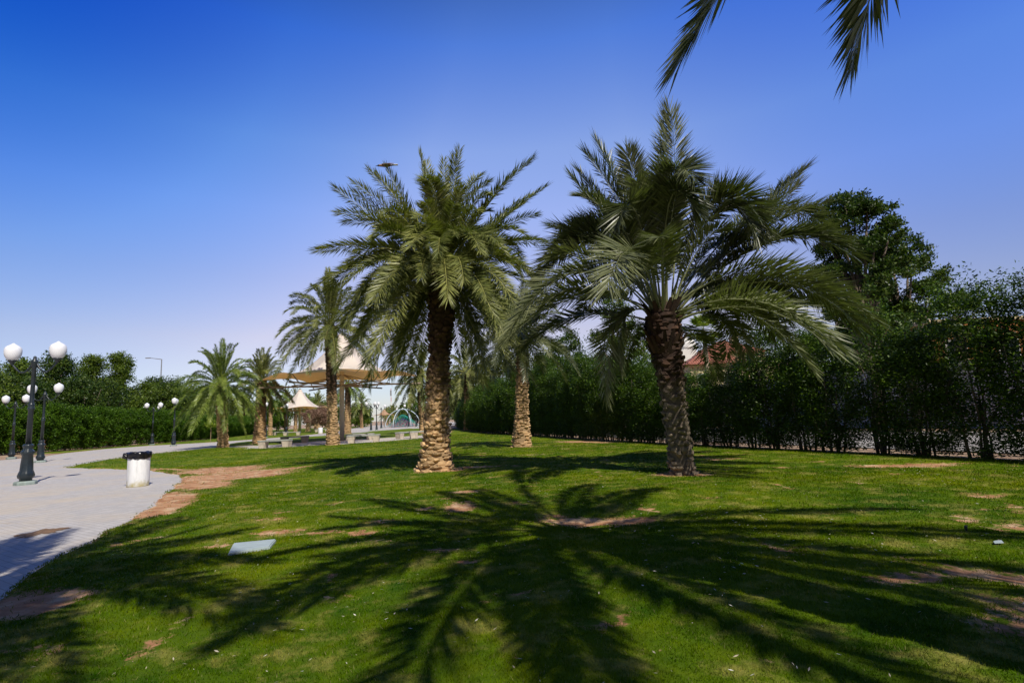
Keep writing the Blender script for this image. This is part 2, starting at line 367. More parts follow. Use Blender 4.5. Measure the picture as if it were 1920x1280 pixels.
# bare earth: x, y, rx, ry, angle(deg), strength
BARE = [(-9.1, 17.0, 1.9, 1.6, 20, 1.2), (-10.6, 19.6, 1.9, 1.4, 140, 1.0), (-8.5, 14.8, .8, 1.3, 30, 1.1), (-7.55, 12.0, .55, 1.5, 25, 1.2), (-6.9, 10.3, .45, .95, 20, 1.1), (-8.2, 18.4, 1.4, .5, 40, .8),
        (-13.4, 21.0, 2.0, .3, 145, .8), (-1.14, 10.9, .34, .3, 0, 1.0), (-.95, 9.1, .3, .5, 0, .9), (1.05, 7.75, .75, .3, -12, 1.1), (.5, 8.2, .3, .12, 0, .7), (-1.55, 9.2, .2, .2, 0, .8),
        (-3.4, 7.7, .45, .2, 0, .75), (-2.7, 7.5, .35, .16, 0, .7), (-2.1, 7.4, .25, .15, 0, .8), (-1.85, 6.9, .3, .12, 0, .7), (-1.6, 4.85, .13, .12, 0, .7), (-.9, 6.4, .25, .12, 0, .8), (-2.1, 8.1, .25, .12, 0, .8),
        (-4.5, 5.2, .55, .35, 20, 1.0), (-3.9, 7.0, .35, .12, 0, .7), (3.3, 26.6, 2.2, .7, -55, 1.), (8.3, 12.1, 1.0, .22, -25, 1.1), (9.2, 12.0, .6, .2, -25, .8), (3.9, 4.4, .75, .38, -35, .85), (3.1, 4.55, .4, .2, 0, .7), (3.5, 3.5, .6, .35, 0, .7),
        (-2.2, 15.4, .75, .45, 0, 1.1), (-1.4, 16.2, 1.1, .3, 0, .9), (3.6, 12.35, .75, .45, 0, .9), (.3, 25.0, .8, .5, 0, .8), (-2.6, 3.7, .1, .1, 0, .6), (.5, 4.0, .12, .1, 0, .6), (-.5, 5.8, .14, .06, 0, .8), (1.9, 8.4, .2, .1, 0, .7), (3.2, 9.0, .25, .08, 0, .7), (0.3, 11.4, .3, .1, 0, .6)]
def bare_field(x, y, edge=None):
    f = np.zeros(x.shape)
    wx = x+(fbm(x*.9+5, y*.9, 3)-.5)*1.0; wy = y+(fbm(x*.9+40, y*.9+9, 3)-.5)*1.0
    for (cx, cy, rx, ry, an, s) in BARE:
        k = 1. if max(rx, ry) > .5 else .35
        px = x+(wx-x)*k-cx; py = y+(wy-y)*k-cy
        a = R(an); u = px*math.cos(a)+py*math.sin(a); v = -px*math.sin(a)+py*math.cos(a)
        d = np.sqrt((u/rx)**2+(v/ry)**2)
        f = np.maximum(f, s*np.clip(1.45-d, 0, 1))
    f = np.maximum(f, np.clip((fbm(x*1.5+3, y*1.5+8, 5)-.685)*6, 0, .62))
    if edge is not None: f = np.maximum(f, np.clip(.55-edge*2.2, 0, .55))
    return f
def lawn_mesh(name, poly, z, step_near, step_far):
    P = []
    for a, b in zip(poly, poly[1:]+poly[:1]):
        a = Vector(a); b = Vector(b); n = max(1, int((b-a).length/(.16 if min(abs(a.y), abs(b.y)) < 30 else .8)))
        for i in range(n):
            p = a.lerp(b, i/n); q = fbm(np.array([p.x*1.3]), np.array([p.y*1.3]), 4)[0]-.5
            nn = Vector((-(b-a).y, (b-a).x)).normalized()
            P.append(p+nn*q*.30)
    pv = [tuple(p) for p in P]; n = len(pv)
    pa = np.array(pv); lo = pa.min(0); hi = pa.max(0)
    pts = []
    for (s, y0, y1) in ((step_near, max(lo[1], -10), 24), (step_far, 24, hi[1])):
        gx, gy = np.meshgrid(np.arange(lo[0], hi[0], s), np.arange(y0, y1, s))
        gx = gx.ravel()+_rg.uniform(-.3, .3, gx.size)*s; gy = gy.ravel()+_rg.uniform(-.3, .3, gy.size)*s
        ok = inpoly(gx, gy, pa)
        ok[ok] &= edgedist(gx[ok], gy[ok], pa) > s*.4
        pts += list(zip(gx[ok], gy[ok]))
    V, E_, F, *_r = delaunay_2d_cdt([Vector(p) for p in pv]+[Vector(p) for p in pts], [(i, (i+1) % n) for i in range(n)], [], 1, 1e-5)
    V = np.array([tuple(v) for v in V]); F = np.array([f for f in F if len(f) == 3])
    ed = edgedist(V[:, 0], V[:, 1], pa)
    br = bare_field(V[:, 0], V[:, 1], ed)
    zz = z*np.clip(ed/.1, 0, 1)-.03*(ed < .02)+(fbm(V[:, 0]*.5, V[:, 1]*.5, 4)-.5)*.10*np.clip(ed, 0, 1)-np.clip(br-.3, 0, .5)*.04
    me = npmesh(name, np.c_[V, zz], F, MT['lawn'], True, {'bare': br})
    o = link(name, me); tag(o, kind='structure'); return o, pa
lawn, LP = lawn_mesh('lawn', LAWN, .03, .16, .7)
strip, SP = lawn_mesh('lawn', STRIP, .03, 1, .8)
far, FP = lawn_mesh('lawn', FAR, .03, 1, 1.2)
def lawn_z(x, y):
    ed = np.minimum(edgedist(x, y, LP), 3); br = bare_field(x, y, ed)
    return .03*np.clip(ed/.1, 0, 1)+(fbm(x*.5, y*.5, 4)-.5)*.10*np.clip(ed, 0, 1)-np.clip(br-.3, 0, .5)*.04, br
# grass blades
def grass():
    Vs = []; rn = []
    for (d0, d1, dens, h) in ((1.6, 4.5, 8200, .021), (4.5, 8, 4200, .024), (8, 14, 1500, .028), (14, 26, 380, .034), (26, 46, 70, .04)):
        n = int(dens*math.radians(112)/2*(d1*d1-d0*d0))
        r = np.sqrt(_rg.uniform(d0*d0, d1*d1, n)); a = _rg.uniform(R(-56), R(56), n)
        x = r*np.sin(a); y = r*np.cos(a)
        ok = inpoly(x, y, LP); x = x[ok]; y = y[ok]; r = r[ok]
        z, br = lawn_z(x, y)
        ok = _rg.random(len(x)) > np.clip((br-.30+(fbm(x*7, y*7, 3)-.5)*.9)*2.6, 0, .975)
        clump = fbm(x*5, y*5, 3); ok &= _rg.random(len(x)) < .45+.9*clump
        x, y, z, r, clump = x[ok], y[ok], z[ok], r[ok], clump[ok]
        n = len(x); hh = h*_rg.uniform(.5, 1.35, n)*(.7+.6*clump); wd = (.0012+.00042*r)*_rg.uniform(.7, 1.3, n)
        ph = _rg.uniform(0, 2*np.pi, n); ln = _rg.uniform(.1, 1.1, n)*hh; pl = _rg.uniform(0, 2*np.pi, n)
        b = np.c_[x, y, z-.004]; s = np.c_[np.cos(ph), np.sin(ph), 0*x]*wd[:, None]
        t = b+np.c_[ln*np.cos(pl), ln*np.sin(pl), hh]
        Vs.append(np.stack([b-s, b+s, t], 1).reshape(-1, 3)); rn.append(np.repeat(_rg.random(n), 3))
    V = np.concatenate(Vs); F = np.arange(len(V)).reshape(-1, 3)
    o = link('grass', npmesh('grass', V, F, MT['blade'], False, {'rnd': np.concatenate(rn)}))
    print('BLADES', len(F))
    tag(o, 'short green grass with dry straw patches on the lawn', 'grass', kind='stuff')
grass()
# crumbs of soil and small stones on the bare patches
def clods():
    n = 26000; r = np.sqrt(_rg.uniform(4, 620, n)); a = _rg.uniform(R(-50), R(50), n); x = r*np.sin(a); y = r*np.cos(a)
    ok = inpoly(x, y, LP); x, y, r = x[ok], y[ok], r[ok]; z, br = lawn_z(x, y)
    ok = br > .42+_rg.random(len(br))*.3; x, y, z, r = x[ok], y[ok], z[ok], r[ok]; n = len(x)
    q = _rg.uniform(.004, .014, n)*(1+.04*r)
    D = np.array([(1, 0, 0), (-1, 0, 0), (0, 1, 0), (0, -1, 0), (0, 0, .7), (0, 0, -.4)]); F = np.array([(0, 2, 4), (2, 1, 4), (1, 3, 4), (3, 0, 4), (2, 0, 5), (1, 2, 5), (3, 1, 5), (0, 3, 5)])
    V = np.c_[x, y, z][:, None, :]+D[None]*q[:, None, None]*_rg.uniform(.6, 1.4, (n, 6, 1))
    o = link('soil_crumbs', npmesh('soil_crumbs', V.reshape(-1, 3), (F[None]+6*np.arange(n)[:, None, None]).reshape(-1, 3), MT['sand']))
    tag(o, 'crumbs of reddish soil and small stones on the bare patches', 'soil crumbs', kind='stuff')
clods()
# fallen dry leaflets
def litter():
    n = 3200
    r = np.sqrt(_rg.uniform(4, 196, n)); a = _rg.uniform(R(-50), R(50), n); x = r*np.sin(a); y = r*np.cos(a)
    ok = inpoly(x, y, LP) & (fbm(x*.7+50, y*.7, 3)+_rg.random(n)*.35 > .62); x = x[ok]; y = y[ok]; n = len(x)
    z, _ = lawn_z(x, y); z = z+.028
    L = _rg.uniform(.006, .022, n); W = L*_rg.uniform(.12, .35, n); p = _rg.uniform(0, 6.28, n)
    d = np.c_[np.cos(p), np.sin(p), _rg.uniform(-.3, .3, n)]; s = np.c_[-np.sin(p), np.cos(p), _rg.uniform(-.4, .4, n)]
    c = np.c_[x, y, z]
    V = np.stack([c-d*L[:, None], c+s*W[:, None], c+d*L[:, None], c-s*W[:, None]], 1).reshape(-1, 3)
    o = link('fallen_leaves', npmesh('fallen_leaves', V, np.arange(len(V)).reshape(-1, 4), MT['litter'], False, {'rnd': np.repeat(_rg.random(n), 4)}))
    tag(o, 'small pale dry leaflets scattered over the grass', 'leaf litter', kind='stuff')
litter()

# ------------------------------------------------------------------ palms
def fronds_mesh(name, fronds, mat, nl=64, leaf=.52, width=.030, seed=1, petiole=.16, droop=.10, ang=1.):
    nl = int(nl*2.3); width = width*.95; leaf = leaf*1.18
    """fronds: list of (p0, control, tip) quadratic curves"""
    g = np.random.default_rng(seed); Vs = []; rn = []
    for (p0, p1, p2) in fronds:
        p0, p1, p2 = map(lambda q: np.array(q, float), (p0, p1, p2))
        L = np.linalg.norm(p1-p0)+np.linalg.norm(p2-p1)
        n = int(nl*max(.6, min(1.3, L/4.3)))
        t = np.linspace(petiole, .995, n)+g.uniform(-.004, .004, n)
        P = (1-t)[:, None]**2*p0+2*((1-t)*t)[:, None]*p1+(t**2)[:, None]*p2
        T = 2*(1-t)[:, None]*(p1-p0)+2*t[:, None]*(p2-p1); T /= np.linalg.norm(T, axis=1)[:, None]
        out = p2-p0; out[2] = 0; out = out/(np.linalg.norm(out)+1e-6)
        U = np.array([0, 0, 1.])*1.0-out*.35
        U = U-T*(T@U)[:, None]; U /= np.linalg.norm(U, axis=1)[:, None]+1e-9
        S = np.cross(T, U)
        roll = g.uniform(-.5, .5)
        U, S = U*math.cos(roll)+S*math.sin(roll), S*math.cos(roll)-U*math.sin(roll)
        fr = g.random()
        for sgn in (-1, 1):
            prof = np.interp(t, [petiole, petiole+.12, .4, .7, .9, 1], [.35, .75, 1, .95, .78, .6])
            ll = leaf*prof*g.uniform(.82, 1.15, n)*max(.7, min(1.15, L/4.3))
            th = np.interp(t, [petiole, .35, .8, 1], [1.15, 1.0, .82, .4])*ang+g.uniform(-.16, .16, n)
            ph = g.uniform(-.15, .75, n)
            D = np.cos(th)[:, None]*T+np.sin(th)[:, None]*(np.cos(ph)[:, None]*sgn*S+np.sin(ph)[:, None]*U)
            Nn = np.cross(D, T); Nn /= np.linalg.norm(Nn, axis=1)[:, None]+1e-9
            W = np.cross(D, Nn); tw = g.uniform(-.6, .6, n)
            W = W*np.cos(tw)[:, None]+Nn*np.sin(tw)[:, None]
            wd = width*np.interp(t, [0, .5, 1], [.9, 1.1, .75])*g.uniform(.8, 1.2, n)
            dr = droop*ll*g.uniform(.3, 1.6, n)
            m = P+D*(ll*.42)[:, None]; m[:, 2] -= dr*.25
            e = P+D*ll[:, None]; e[:, 2] -= dr
            Vs.append(np.stack([P, m+W*wd[:, None]*.5, e, m-W*wd[:, None]*.5], 1).reshape(-1, 3))
            rn.append(np.repeat(np.clip(.5*fr+.5*g.random(n), 0, 1), 4))
        # midrib: three-sided tapering strip
        k = 9; tt = np.linspace(0, 1, k); Q = (1-tt)[:, None]**2*p0+2*((1-tt)*tt)[:, None]*p1+(tt**2)[:, None]*p2
        TT = 2*(1-tt)[:, None]*(p1-p0)+2*tt[:, None]*(p2-p1); TT /= np.linalg.norm(TT, axis=1)[:, None]
        a = np.cross(TT, [0.05, .1, 1.]); a /= np.linalg.norm(a, axis=1)[:, None]; b = np.cross(TT, a)
        rr = np.interp(tt, [0, .15, 1], [.045, .024, .004])[:, None]
        ring = [Q+a*rr, Q-a*rr*.5+b*rr*.8, Q-a*rr*.5-b*rr*.8]
        for i in range(3):
            A, B = ring[i], ring[(i+1) % 3]
            Vs.append(np.stack([A[:-1], B[:-1], B[1:], A[1:]], 1).reshape(-1, 3)); rn.append(np.full((k-1)*4, .97))
    V = np.concatenate(Vs)
    return npmesh(name, V, np.arange(len(V)).reshape(-1, 4), mat, False, {'rnd': np.concatenate(rn)})
def rand_fronds(g, heart, n, L, el_hi=86, el_lo=-55, az0=0, sector=360, grav=1.0, squash=1., spread=.22):
    out = []; heart = np.array(heart, float)
    for i in range(n):
        f = (i+.5)/n; az = R(az0+(i*137.508) % 360 if sector == 360 else az0+g.uniform(-sector/2, sector/2))+g.normal(0, .08)
        el = R(el_hi+(el_lo-el_hi)*f**1.15+g.normal(0, 5)); l = L*g.uniform(.84, 1.1)*(1-.12*f)
        d = np.array([math.sin(az)*math.cos(el), math.cos(az)*math.cos(el), math.sin(el)])
        h = np.array([math.sin(az), math.cos(az), 0])
        p0 = heart+h*spread*(.4+.6*f)+np.array([0, 0, -.35*f])
        p1 = p0+d*l*.52+np.array([0, 0, .10*l*(1-f)])
        ce = max(0, math.cos(el))
        p2 = p0+d*l*.93*(1-.12*ce)-np.array([0, 0, (.10+.36*ce)*l*grav])+np.array([g.normal(0, .12), g.normal(0, .12), 0])*l*.3
        out.append((p0, p1, p2))
    return out
def trunk_mesh(name, base, top, r_of, mat, boot=.11, seed=1, per=11, rows=9.0, out=.045, lean=0):
    """trunk in local space (base at origin); overlapping upright leaf-base boots around a solid core"""
    g = np.random.default_rng(seed); base = np.array(base, float); top = np.array(top, float)
    H = top[2]-base[2]; Vs = []; rn = []
    def axis(z):
        k = z/H; p = (top-base)*k; p = p+np.array([math.sin(k*3.1)*lean, 0, 0]); p[2] = z; return p
    K = 26; n = 20; rings = []
    for i in range(K+1):
        z = H*i/K; c = axis(z); r = r_of(i/K)
        rings.append([c+np.array([math.cos(2*math.pi*j/n), math.sin(2*math.pi*j/n), 0])*r for j in range(n)])
    for i in range(K):
        for j in range(n):
            Vs.append([rings[i][j], rings[i][(j+1) % n], rings[i+1][(j+1) % n], rings[i+1][j]]); rn.append([.12]*4)
    nr = int(H*rows)
    for i in range(nr+1):
        for j in range(per):
            z = H*i/nr+g.normal(0, .028); k = min(1, max(0, z/H)); r = r_of(k)
            a = 2*math.pi*(j+.5*(i % 2)+.12*i)/per+g.normal(0, .15)
            if g.random() < .07: continue
            e = np.array([math.cos(a), math.sin(a), 0]); s = np.array([-math.sin(a), math.cos(a), 0]); c = axis(min(H, max(0, z)))
            w = 2*math.pi*r/per*.56*g.uniform(.8, 1.15); hh = boot*g.uniform(.6, 1.45); o = out*g.uniform(.3, 1.8)
            up = np.array([0, 0, 1.])
            sk = s*g.normal(0, .02)
            A = c+e*(r*.97)-up*hh*.75                      # foot
            Bl = c+e*(r+o*.55)-s*w; Br = c+e*(r+o*.55)+s*w
            Tl = c+e*(r+o)-s*w*.62+up*hh*.55+sk; Tr = c+e*(r+o)+s*w*.62+up*hh*.55+sk
            Mid = c+e*(r+o*1.25)
            Il = c+e*(r*.96)-s*w*.6+up*hh*.5; Ir = c+e*(r*.96)+s*w*.6+up*hh*.5
            q = g.random()
            for f in ([A, Br, Mid, Bl], [Bl, Mid, Tl, Tl*.5+Bl*.5], [Mid, Tr, Tl, Mid*.5+Tl*.5], [Mid, Br, Tr, Mid*.5+Tr*.5], [Tl, Tr, Ir, Il], [Bl, Tl, Il, c+e*r*.95-s*w], [Tr, Br, c+e*r*.95+s*w, Ir]):
                Vs.append(f); rn.append([q]*4)
    V = np.array(Vs).reshape(-1, 3)
    return npmesh(name, V, np.arange(len(V)).reshape(-1, 4), mat, False, {'rnd': np.array(rn).ravel()})
def palm(name, base, top, r_of, tm, fronds, lm, label, group, seed=1, nl=64, leaf=.52, width=.03, boots=True, droop=.1, cat='palm tree', stubs=30, skirt=True, boot=.11, per=11, rows=9., out=.045, **kw):
    root = empty(name, base); b = np.array(base, float)
    link('trunk', trunk_mesh('trunk', base, top, r_of, tm, seed=seed, boot=boot, per=per, rows=rows, out=out), root)
    if stubs:    # cut leaf stalks bristling under the crown
        g = np.random.default_rng(seed+50); Vs = []; rn = []; t = np.array(top)-b
        for i in range(stubs):
            a = i*2.39996+g.normal(0, .1); z = g.uniform(-1.0, .25)*min(1., t[2]*.25); e = np.array([math.cos(a), math.sin(a), 0]); s = np.array([-math.sin(a), math.cos(a), 0])
            r = r_of(.95)*.92; c = t+np.array([0, 0, z]); l = g.uniform(.16, .42); d = e*.55+np.array([0, 0, .85]); w_ = .045
            p = c+e*r; q = p+d*l; n3 = np.cross(d, s)
            Vs += [p-s*w_*1.4, p+s*w_*1.4, q+s*w_*.7, q-s*w_*.7, p-s*w_*1.4+n3*.05, p+s*w_*1.4+n3*.05, q+s*w_*.7+n3*.02, q-s*w_*.7+n3*.02]; rn += [g.random()]*8
        for k in range(6):
            z0, z1 = -.5+k*.17, -.33+k*.17; r0 = r_of(1.)*(1.0, 1.02, 1.0, .9, .72, .45)[k]; r1 = r_of(1.)*(1.02, 1.0, .9, .72, .45, .12)[k]
            for j in range(14):
                a0, a1 = j*2*math.pi/14, (j+1)*2*math.pi/14
                for (rr, aa, zz) in ((r0, a0, z0), (r0, a1, z0), (r1, a1, z1), (r1, a0, z1)): Vs.append(t+np.array([rr*math.cos(aa), rr*math.sin(aa), zz]))
                rn += [.3]*4
        V = np.array(Vs); link('leaf_bases', npmesh('leaf_bases', V, np.arange(len(V)).reshape(-1, 4), tm, False, {'rnd': np.array(rn)}), root)
    loc = [tuple(np.array(p)-b for p in f) for f in fronds]
    link('crown', fronds_mesh('crown', loc, lm, nl=nl, leaf=leaf, width=width, seed=seed, droop=droop, **kw), root)
    tag(root, label, cat, group)
    return root
GP = 'date palms planted on the lawn'
# palm beside the brown pit (left of the two big ones)
A_F = [((-1.81, 15.83, 7.41), (-1.34, 15.53, 9.68)), ((-1.94, 15.53, 7.14), (-1.81, 15.23, 9.2)), ((-2.41, 16.03, 7.86), (-2.65, 16.03, 9.86)), ((-2.9, 15.53, 7.69), (-4.16, 15.43, 9.1)), ((-3.0, 16.03, 7.36), (-4.83, 16.03, 8.71)), ((-3.34, 15.33, 7.63), (-4.99, 15.23, 7.67)), ((-3.46, 15.83, 7.14), (-5.68, 15.83, 6.82)), ((-3.91, 16.33, 7.34), (-5.77, 16.43, 5.63)), ((-3.84, 15.33, 6.01), (-5.12, 15.03, 4.25)), ((-3.54, 16.13, 6.22), (-4.8, 16.13, 3.93)), ((-3.04, 15.23, 5.62), (-4.07, 14.93, 2.5)), ((-2.54, 15.03, 5.23), (-3.31, 14.53, 2.69)), ((-0.97, 15.83, 7.71), (0.27, 15.93, 9.01)), ((-0.84, 16.13, 7.47), (0.86, 16.23, 8.4)), ((-0.81, 15.43, 7.05), (0.93, 15.23, 7.36)), ((-0.52, 16.13, 7.11), (1.07, 16.23, 6.9)), ((-0.33, 15.53, 7.06), (0.86, 15.33, 5.3)), ((-0.71, 15.83, 6.0), (0.16, 15.83, 4.31)), ((-0.86, 15.23, 5.36), (0.07, 14.83, 3.38)), ((-1.25, 16.13, 5.1), (-1.08, 16.03, 2.77)), ((-1.06, 15.63, 4.98), (-0.78, 15.43, 2.79)), ((-2.08, 14.43, 7.54), (-2.48, 13.23, 6.2)), ((-1.18, 14.43, 7.33), (-0.71, 13.23, 5.69)), ((-1.75, 14.03, 6.59), (-1.52, 12.83, 4.38)), ((-2.52, 14.23, 6.39), (-3.19, 13.23, 4.55)), ((-1.07, 14.23, 5.87), (-0.38, 13.23, 3.87)), ((-2.24, 14.13, 5.29), (-2.37, 13.43, 3.18)), ((-1.5, 14.13, 5.56), (-1.23, 13.53, 3.41)), ((-3.1, 16.33, 5.22), (-4.03, 16.63, 3.12)), ((-2.02, 15.23, 8.7), (-2.19, 14.23, 8.09)), ((-1.5, 16.43, 8.87), (-0.81, 16.83, 9.39))]
B_F = [((3.81, 12.26, 6.1), (3.99, 11.86, 8.51)), ((3.33, 12.66, 5.86), (2.39, 12.76, 8.22)), ((3.22, 13.06, 5.73), (1.94, 13.26, 7.71)), ((3.08, 12.06, 6.05), (2.93, 11.66, 7.38)), ((4.24, 13.06, 6.39), (4.89, 13.66, 8.86)), ((3.46, 11.26, 7.6), (3.83, 10.26, 6.05)), ((4.86, 12.16, 7.89), (5.64, 11.66, 5.27)), ((5.95, 13.06, 6.02), (7.94, 13.46, 7.58)), ((5.4, 12.46, 5.69), (7.9, 12.86, 6.35)), ((6.18, 12.06, 6.3), (8.13, 12.26, 4.84)), ((6.47, 12.66, 7.52), (8.32, 13.26, 5.7)), ((6.11, 11.66, 5.13), (7.33, 11.26, 3.05)), ((6.27, 12.66, 4.51), (8.26, 13.06, 3.98)), ((5.2, 11.46, 4.13), (6.51, 10.86, 2.36)), ((5.35, 13.26, 4.71), (5.97, 13.66, 2.79)), ((4.95, 13.96, 5.21), (7.78, 15.06, 3.82)), ((2.45, 12.66, 7.29), (0.73, 12.86, 4.82)), ((1.74, 11.96, 5.82), (0.04, 11.46, 3.42)), ((1.78, 12.76, 5.02), (-0.24, 12.96, 3.26)), ((1.73, 11.66, 4.34), (0.14, 11.16, 2.35)), ((2.54, 12.86, 4.34), (2.54, 12.66, 2.45)), ((2.75, 13.36, 6.0), (1.23, 14.06, 6.54)), ((3.14, 13.46, 7.33), (1.62, 14.46, 6.28)), ((3.16, 10.26, 6.14), (3.06, 9.26, 4.17)), ((2.53, 10.46, 5.68), (1.78, 9.46, 3.69)), ((4.25, 10.66, 5.8), (5.18, 9.86, 3.83)), ((4.15, 10.86, 5.18), (4.84, 10.26, 2.68)), ((2.21, 10.86, 4.81), (0.93, 10.26, 2.86)), ((3.05, 10.66, 4.82), (2.53, 9.26, 3.41)), ((2.96, 11.46, 7.09), (2.3, 10.56, 5.28))]
def jit(L, g, k, s=.32):
    out = list(L)
    for _ in range(k): out += [(tuple(np.array(c)+g.normal(0, s*.6, 3)), tuple(np.array(t)+g.normal(0, s, 3)-np.array([0, 0, .12]))) for c, t in L]
    return out
def hand(heart, L, g):
    h = np.array(heart, float); out = []
    for c, t in L:
        d = np.array(c)-h; d[2] = 0; d = d/(np.linalg.norm(d)+.2)*.2
        out.append((h+d+np.array([0, 0, g.uniform(-.25, .1)]), c, t))
    return out
g = np.random.default_rng(11)
hA = (-2.0, 15.83, 5.95)
A_F.append(((-3.0, 15.6, 7.9), (-3.62, 15.45, 9.17)))
FA = hand(hA, jit(A_F, g, 1), g)+rand_fronds(g, hA, 96, 3.85, 66, -72, 10)
FA = FA[:64]+[f for f in FA[64:] if not (f[2][0] < -3.6 and f[2][2] < 2.8)]
FA = [f for f in FA if f[2][2] > 2.45]
FA = [f for f in FA if not (f[2][1] < 15.6 and -3.3 < f[2][0] < -.9 and f[2][2] < 4.2)]
palm('date_palm', (-2.41, 15.83, 0), (-2.0, 15.83, 5.8), lambda k: .30+.20*max(0, 1-k/.16)**1.3+.05*max(0, (k-.8)/.2)+.03*math.sin(k*9), MT['trunkA'], FA, MT['palmA'],
     'big date palm with full crown and thick tan trunk flared at its base', GP, 3, 72, .50, .032, stubs=70, out=.06, boot=.12)
hB = (3.58, 12.46, 3.75)
FB = hand(hB, [q for q in B_F if q[1][2] > 2.4]+[q for q in jit(B_F[:23], g, 1, .36)[23:] if not (q[1][0] < 1.6 and q[1][2] < 4.6)], g)+rand_fronds(g, hB, 28, 4.5, 74, 4, 200)
FB = [f for f in FB if not ((f[2][2] > 8.55 and f[2][0] > 4.05) or (f[2][0] < 1.6 and f[2][2] < 2.95) or f[2][0] > 8.35)]
FB = [f for f in FB if not (f[2][1] < 12.0 and 1.9 < f[2][0] < 5.4 and f[2][2] < 4.3)]
palm('date_palm', (3.75, 12.46, 0), (3.58, 12.46, 3.6), lambda k: .25+.03*max(0, 1-k/.1)+.13*max(0, (k-.45)/.55), MT['trunkB'], FB, MT['palmB'],
     'large dark date palm with arching fronds and knobbly grey trunk, rightmost on the lawn', GP, 4, 84, .62, .034, stubs=90, out=.04, boot=.10, petiole=.24)
hC = (.55, 25.1, 5.2)
palm('date_palm', (.22, 25.15, 0), (.5, 25.1, 4.95), lambda k: .27+.16*max(0, 1-k/.35)-.03*k, MT['trunkC'], rand_fronds(g, hC, 60, 3.5, 80, -12, 40), MT['palmB'],
     'date palm with short pale ringed trunk, behind and between the two big palms', GP, 5, 52, .46, .036, stubs=30, out=.05)
hF = (-12.75, 37.0, 8.4)
palm('date_palm', (-12.5, 36.9, 0), (-12.7, 37.0, 8.1), lambda k: .30+.13*max(0, 1-k/.25)+.12*max(0, (k-.6)/.4), MT['trunkC'], [f for f in rand_fronds(g, hF, 72, 4.7, 84, -34, 70) if f[2][1] < 39.4], MT['palmA'],
     'tall date palm whose trunk stands in front of the large white canopy', GP, 6, 56, .48, .042, stubs=40)
palm('date_palm', (-22.5, 41.54, 0), (-22.75, 41.5, 4.6), lambda k: .33+.06*max(0, 1-k/.2)+.16*max(0, (k-.5)/.5), MT['trunkC'], rand_fronds(g, (-22.8, 41.5, 5.0), 76, 4.1, 84, -46, 15), MT['palmL'],
     'bright green date palm standing apart at the edge of the path, leftmost of the palms', GP, 7, 60, .42, .038, stubs=30)
palm('date_palm', (-22.04, 46.43, 0), (-21.9, 46.4, 5.2), lambda k: .38+.12*max(0, 1-k/.4), MT['trunkC'], rand_fronds(g, (-21.9, 46.4, 5.5), 66, 3.4, 84, -30, 55), MT['palmA'],
     'date palm with thick tan trunk just right of the bright green palm', GP, 8, 54, .44, .045, stubs=24)
def smallpalm(x, y, h, L, mat, label, seed, r=.3, nl=30, n=40, group='date palms in the far part of the park', leaf=.5, w_=.09, lo=-50):
    gg = np.random.default_rng(seed)
    return palm('date_palm', (x, y, 0), (x+gg.normal(0, .15), y, h), lambda k: r+.08*max(0, 1-k/.2), mat, rand_fronds(gg, (x, y, h+.3), n, L, 84, lo, seed*31), MT['palmL' if seed % 2 else 'palmA'], label, group, seed, nl, leaf, w_, stubs=12, rows=4, per=9, boot=.2)
smallpalm(-22.06, 70.9, 6.3, 3.4, MT['trunkC'], 'date palm with dark upper trunk right behind the canopy post', 21, .36, 34, w_=.07)
smallpalm(-9.78, 56.8, 6.2, 4.2, MT['trunkC'], 'slim date palm just left of the big tan palm trunk, far behind it', 22, .3, 36, n=50, w_=.065, lo=-65)
smallpalm(-5.6, 62., 6.6, 4.2, MT['trunkC'], 'date palm half hidden behind the right side of the big tan palm', 24, .3, 34, w_=.07, lo=-60)
smallpalm(-37.5, 82.5, 5.6, 3.6, MT['trunkC'], 'thin date palm behind the single lamp near the bright palm', 25, .24, 30)
smallpalm(-50.9, 101., 4.6, 3.5, MT['trunkC'], 'short tan date palm in front of the far left hedge', 23, .34, 30)
for k, (x, y, h) in enumerate([(-43.2, 101.5, 5.6), (-44.5, 109, 6.2), (-43.2, 112, 5.0), (-42.8, 117, 5.6), (-46, 124, 5.2), (-36.5, 128, 5.4)]):
    smallpalm(x, y, h, 3.6, MT['trunkC'], 'small date palm '+['left of the second canopy post, near its lamp', 'just behind the second canopy post', 'right of the second canopy post, left of the leafless tree', 'with its trunk against the leafless pinkish tree', 'tallest in the far background behind the second canopy', 'far behind the leafless pinkish tree'][k], 31+k, .3, 24, 34, 'small palms around the second canopy')
for k, (x, y, h) in enumerate([(-58, 165, 3.6), (-50.5, 165, 3.4), (-39, 172, 3.6), (-36, 160, 3.2), (-32.5, 168, 3.4), (-42.5, 178, 3.3)]):
    smallpalm(x, y, h, 3.3, MT['trunkC'], 'low palm at the far end '+['of the plaza, leftmost', 'standing over the lime bush', 'seen between the lamp group and the small tan canopy', 'just above the small tan canopy', 'just left of the climbing dome top', 'farthest behind the lamp group'][k], 41+k, .34, 20, 30, 'palms at the far end of the plaza', w_=.13)
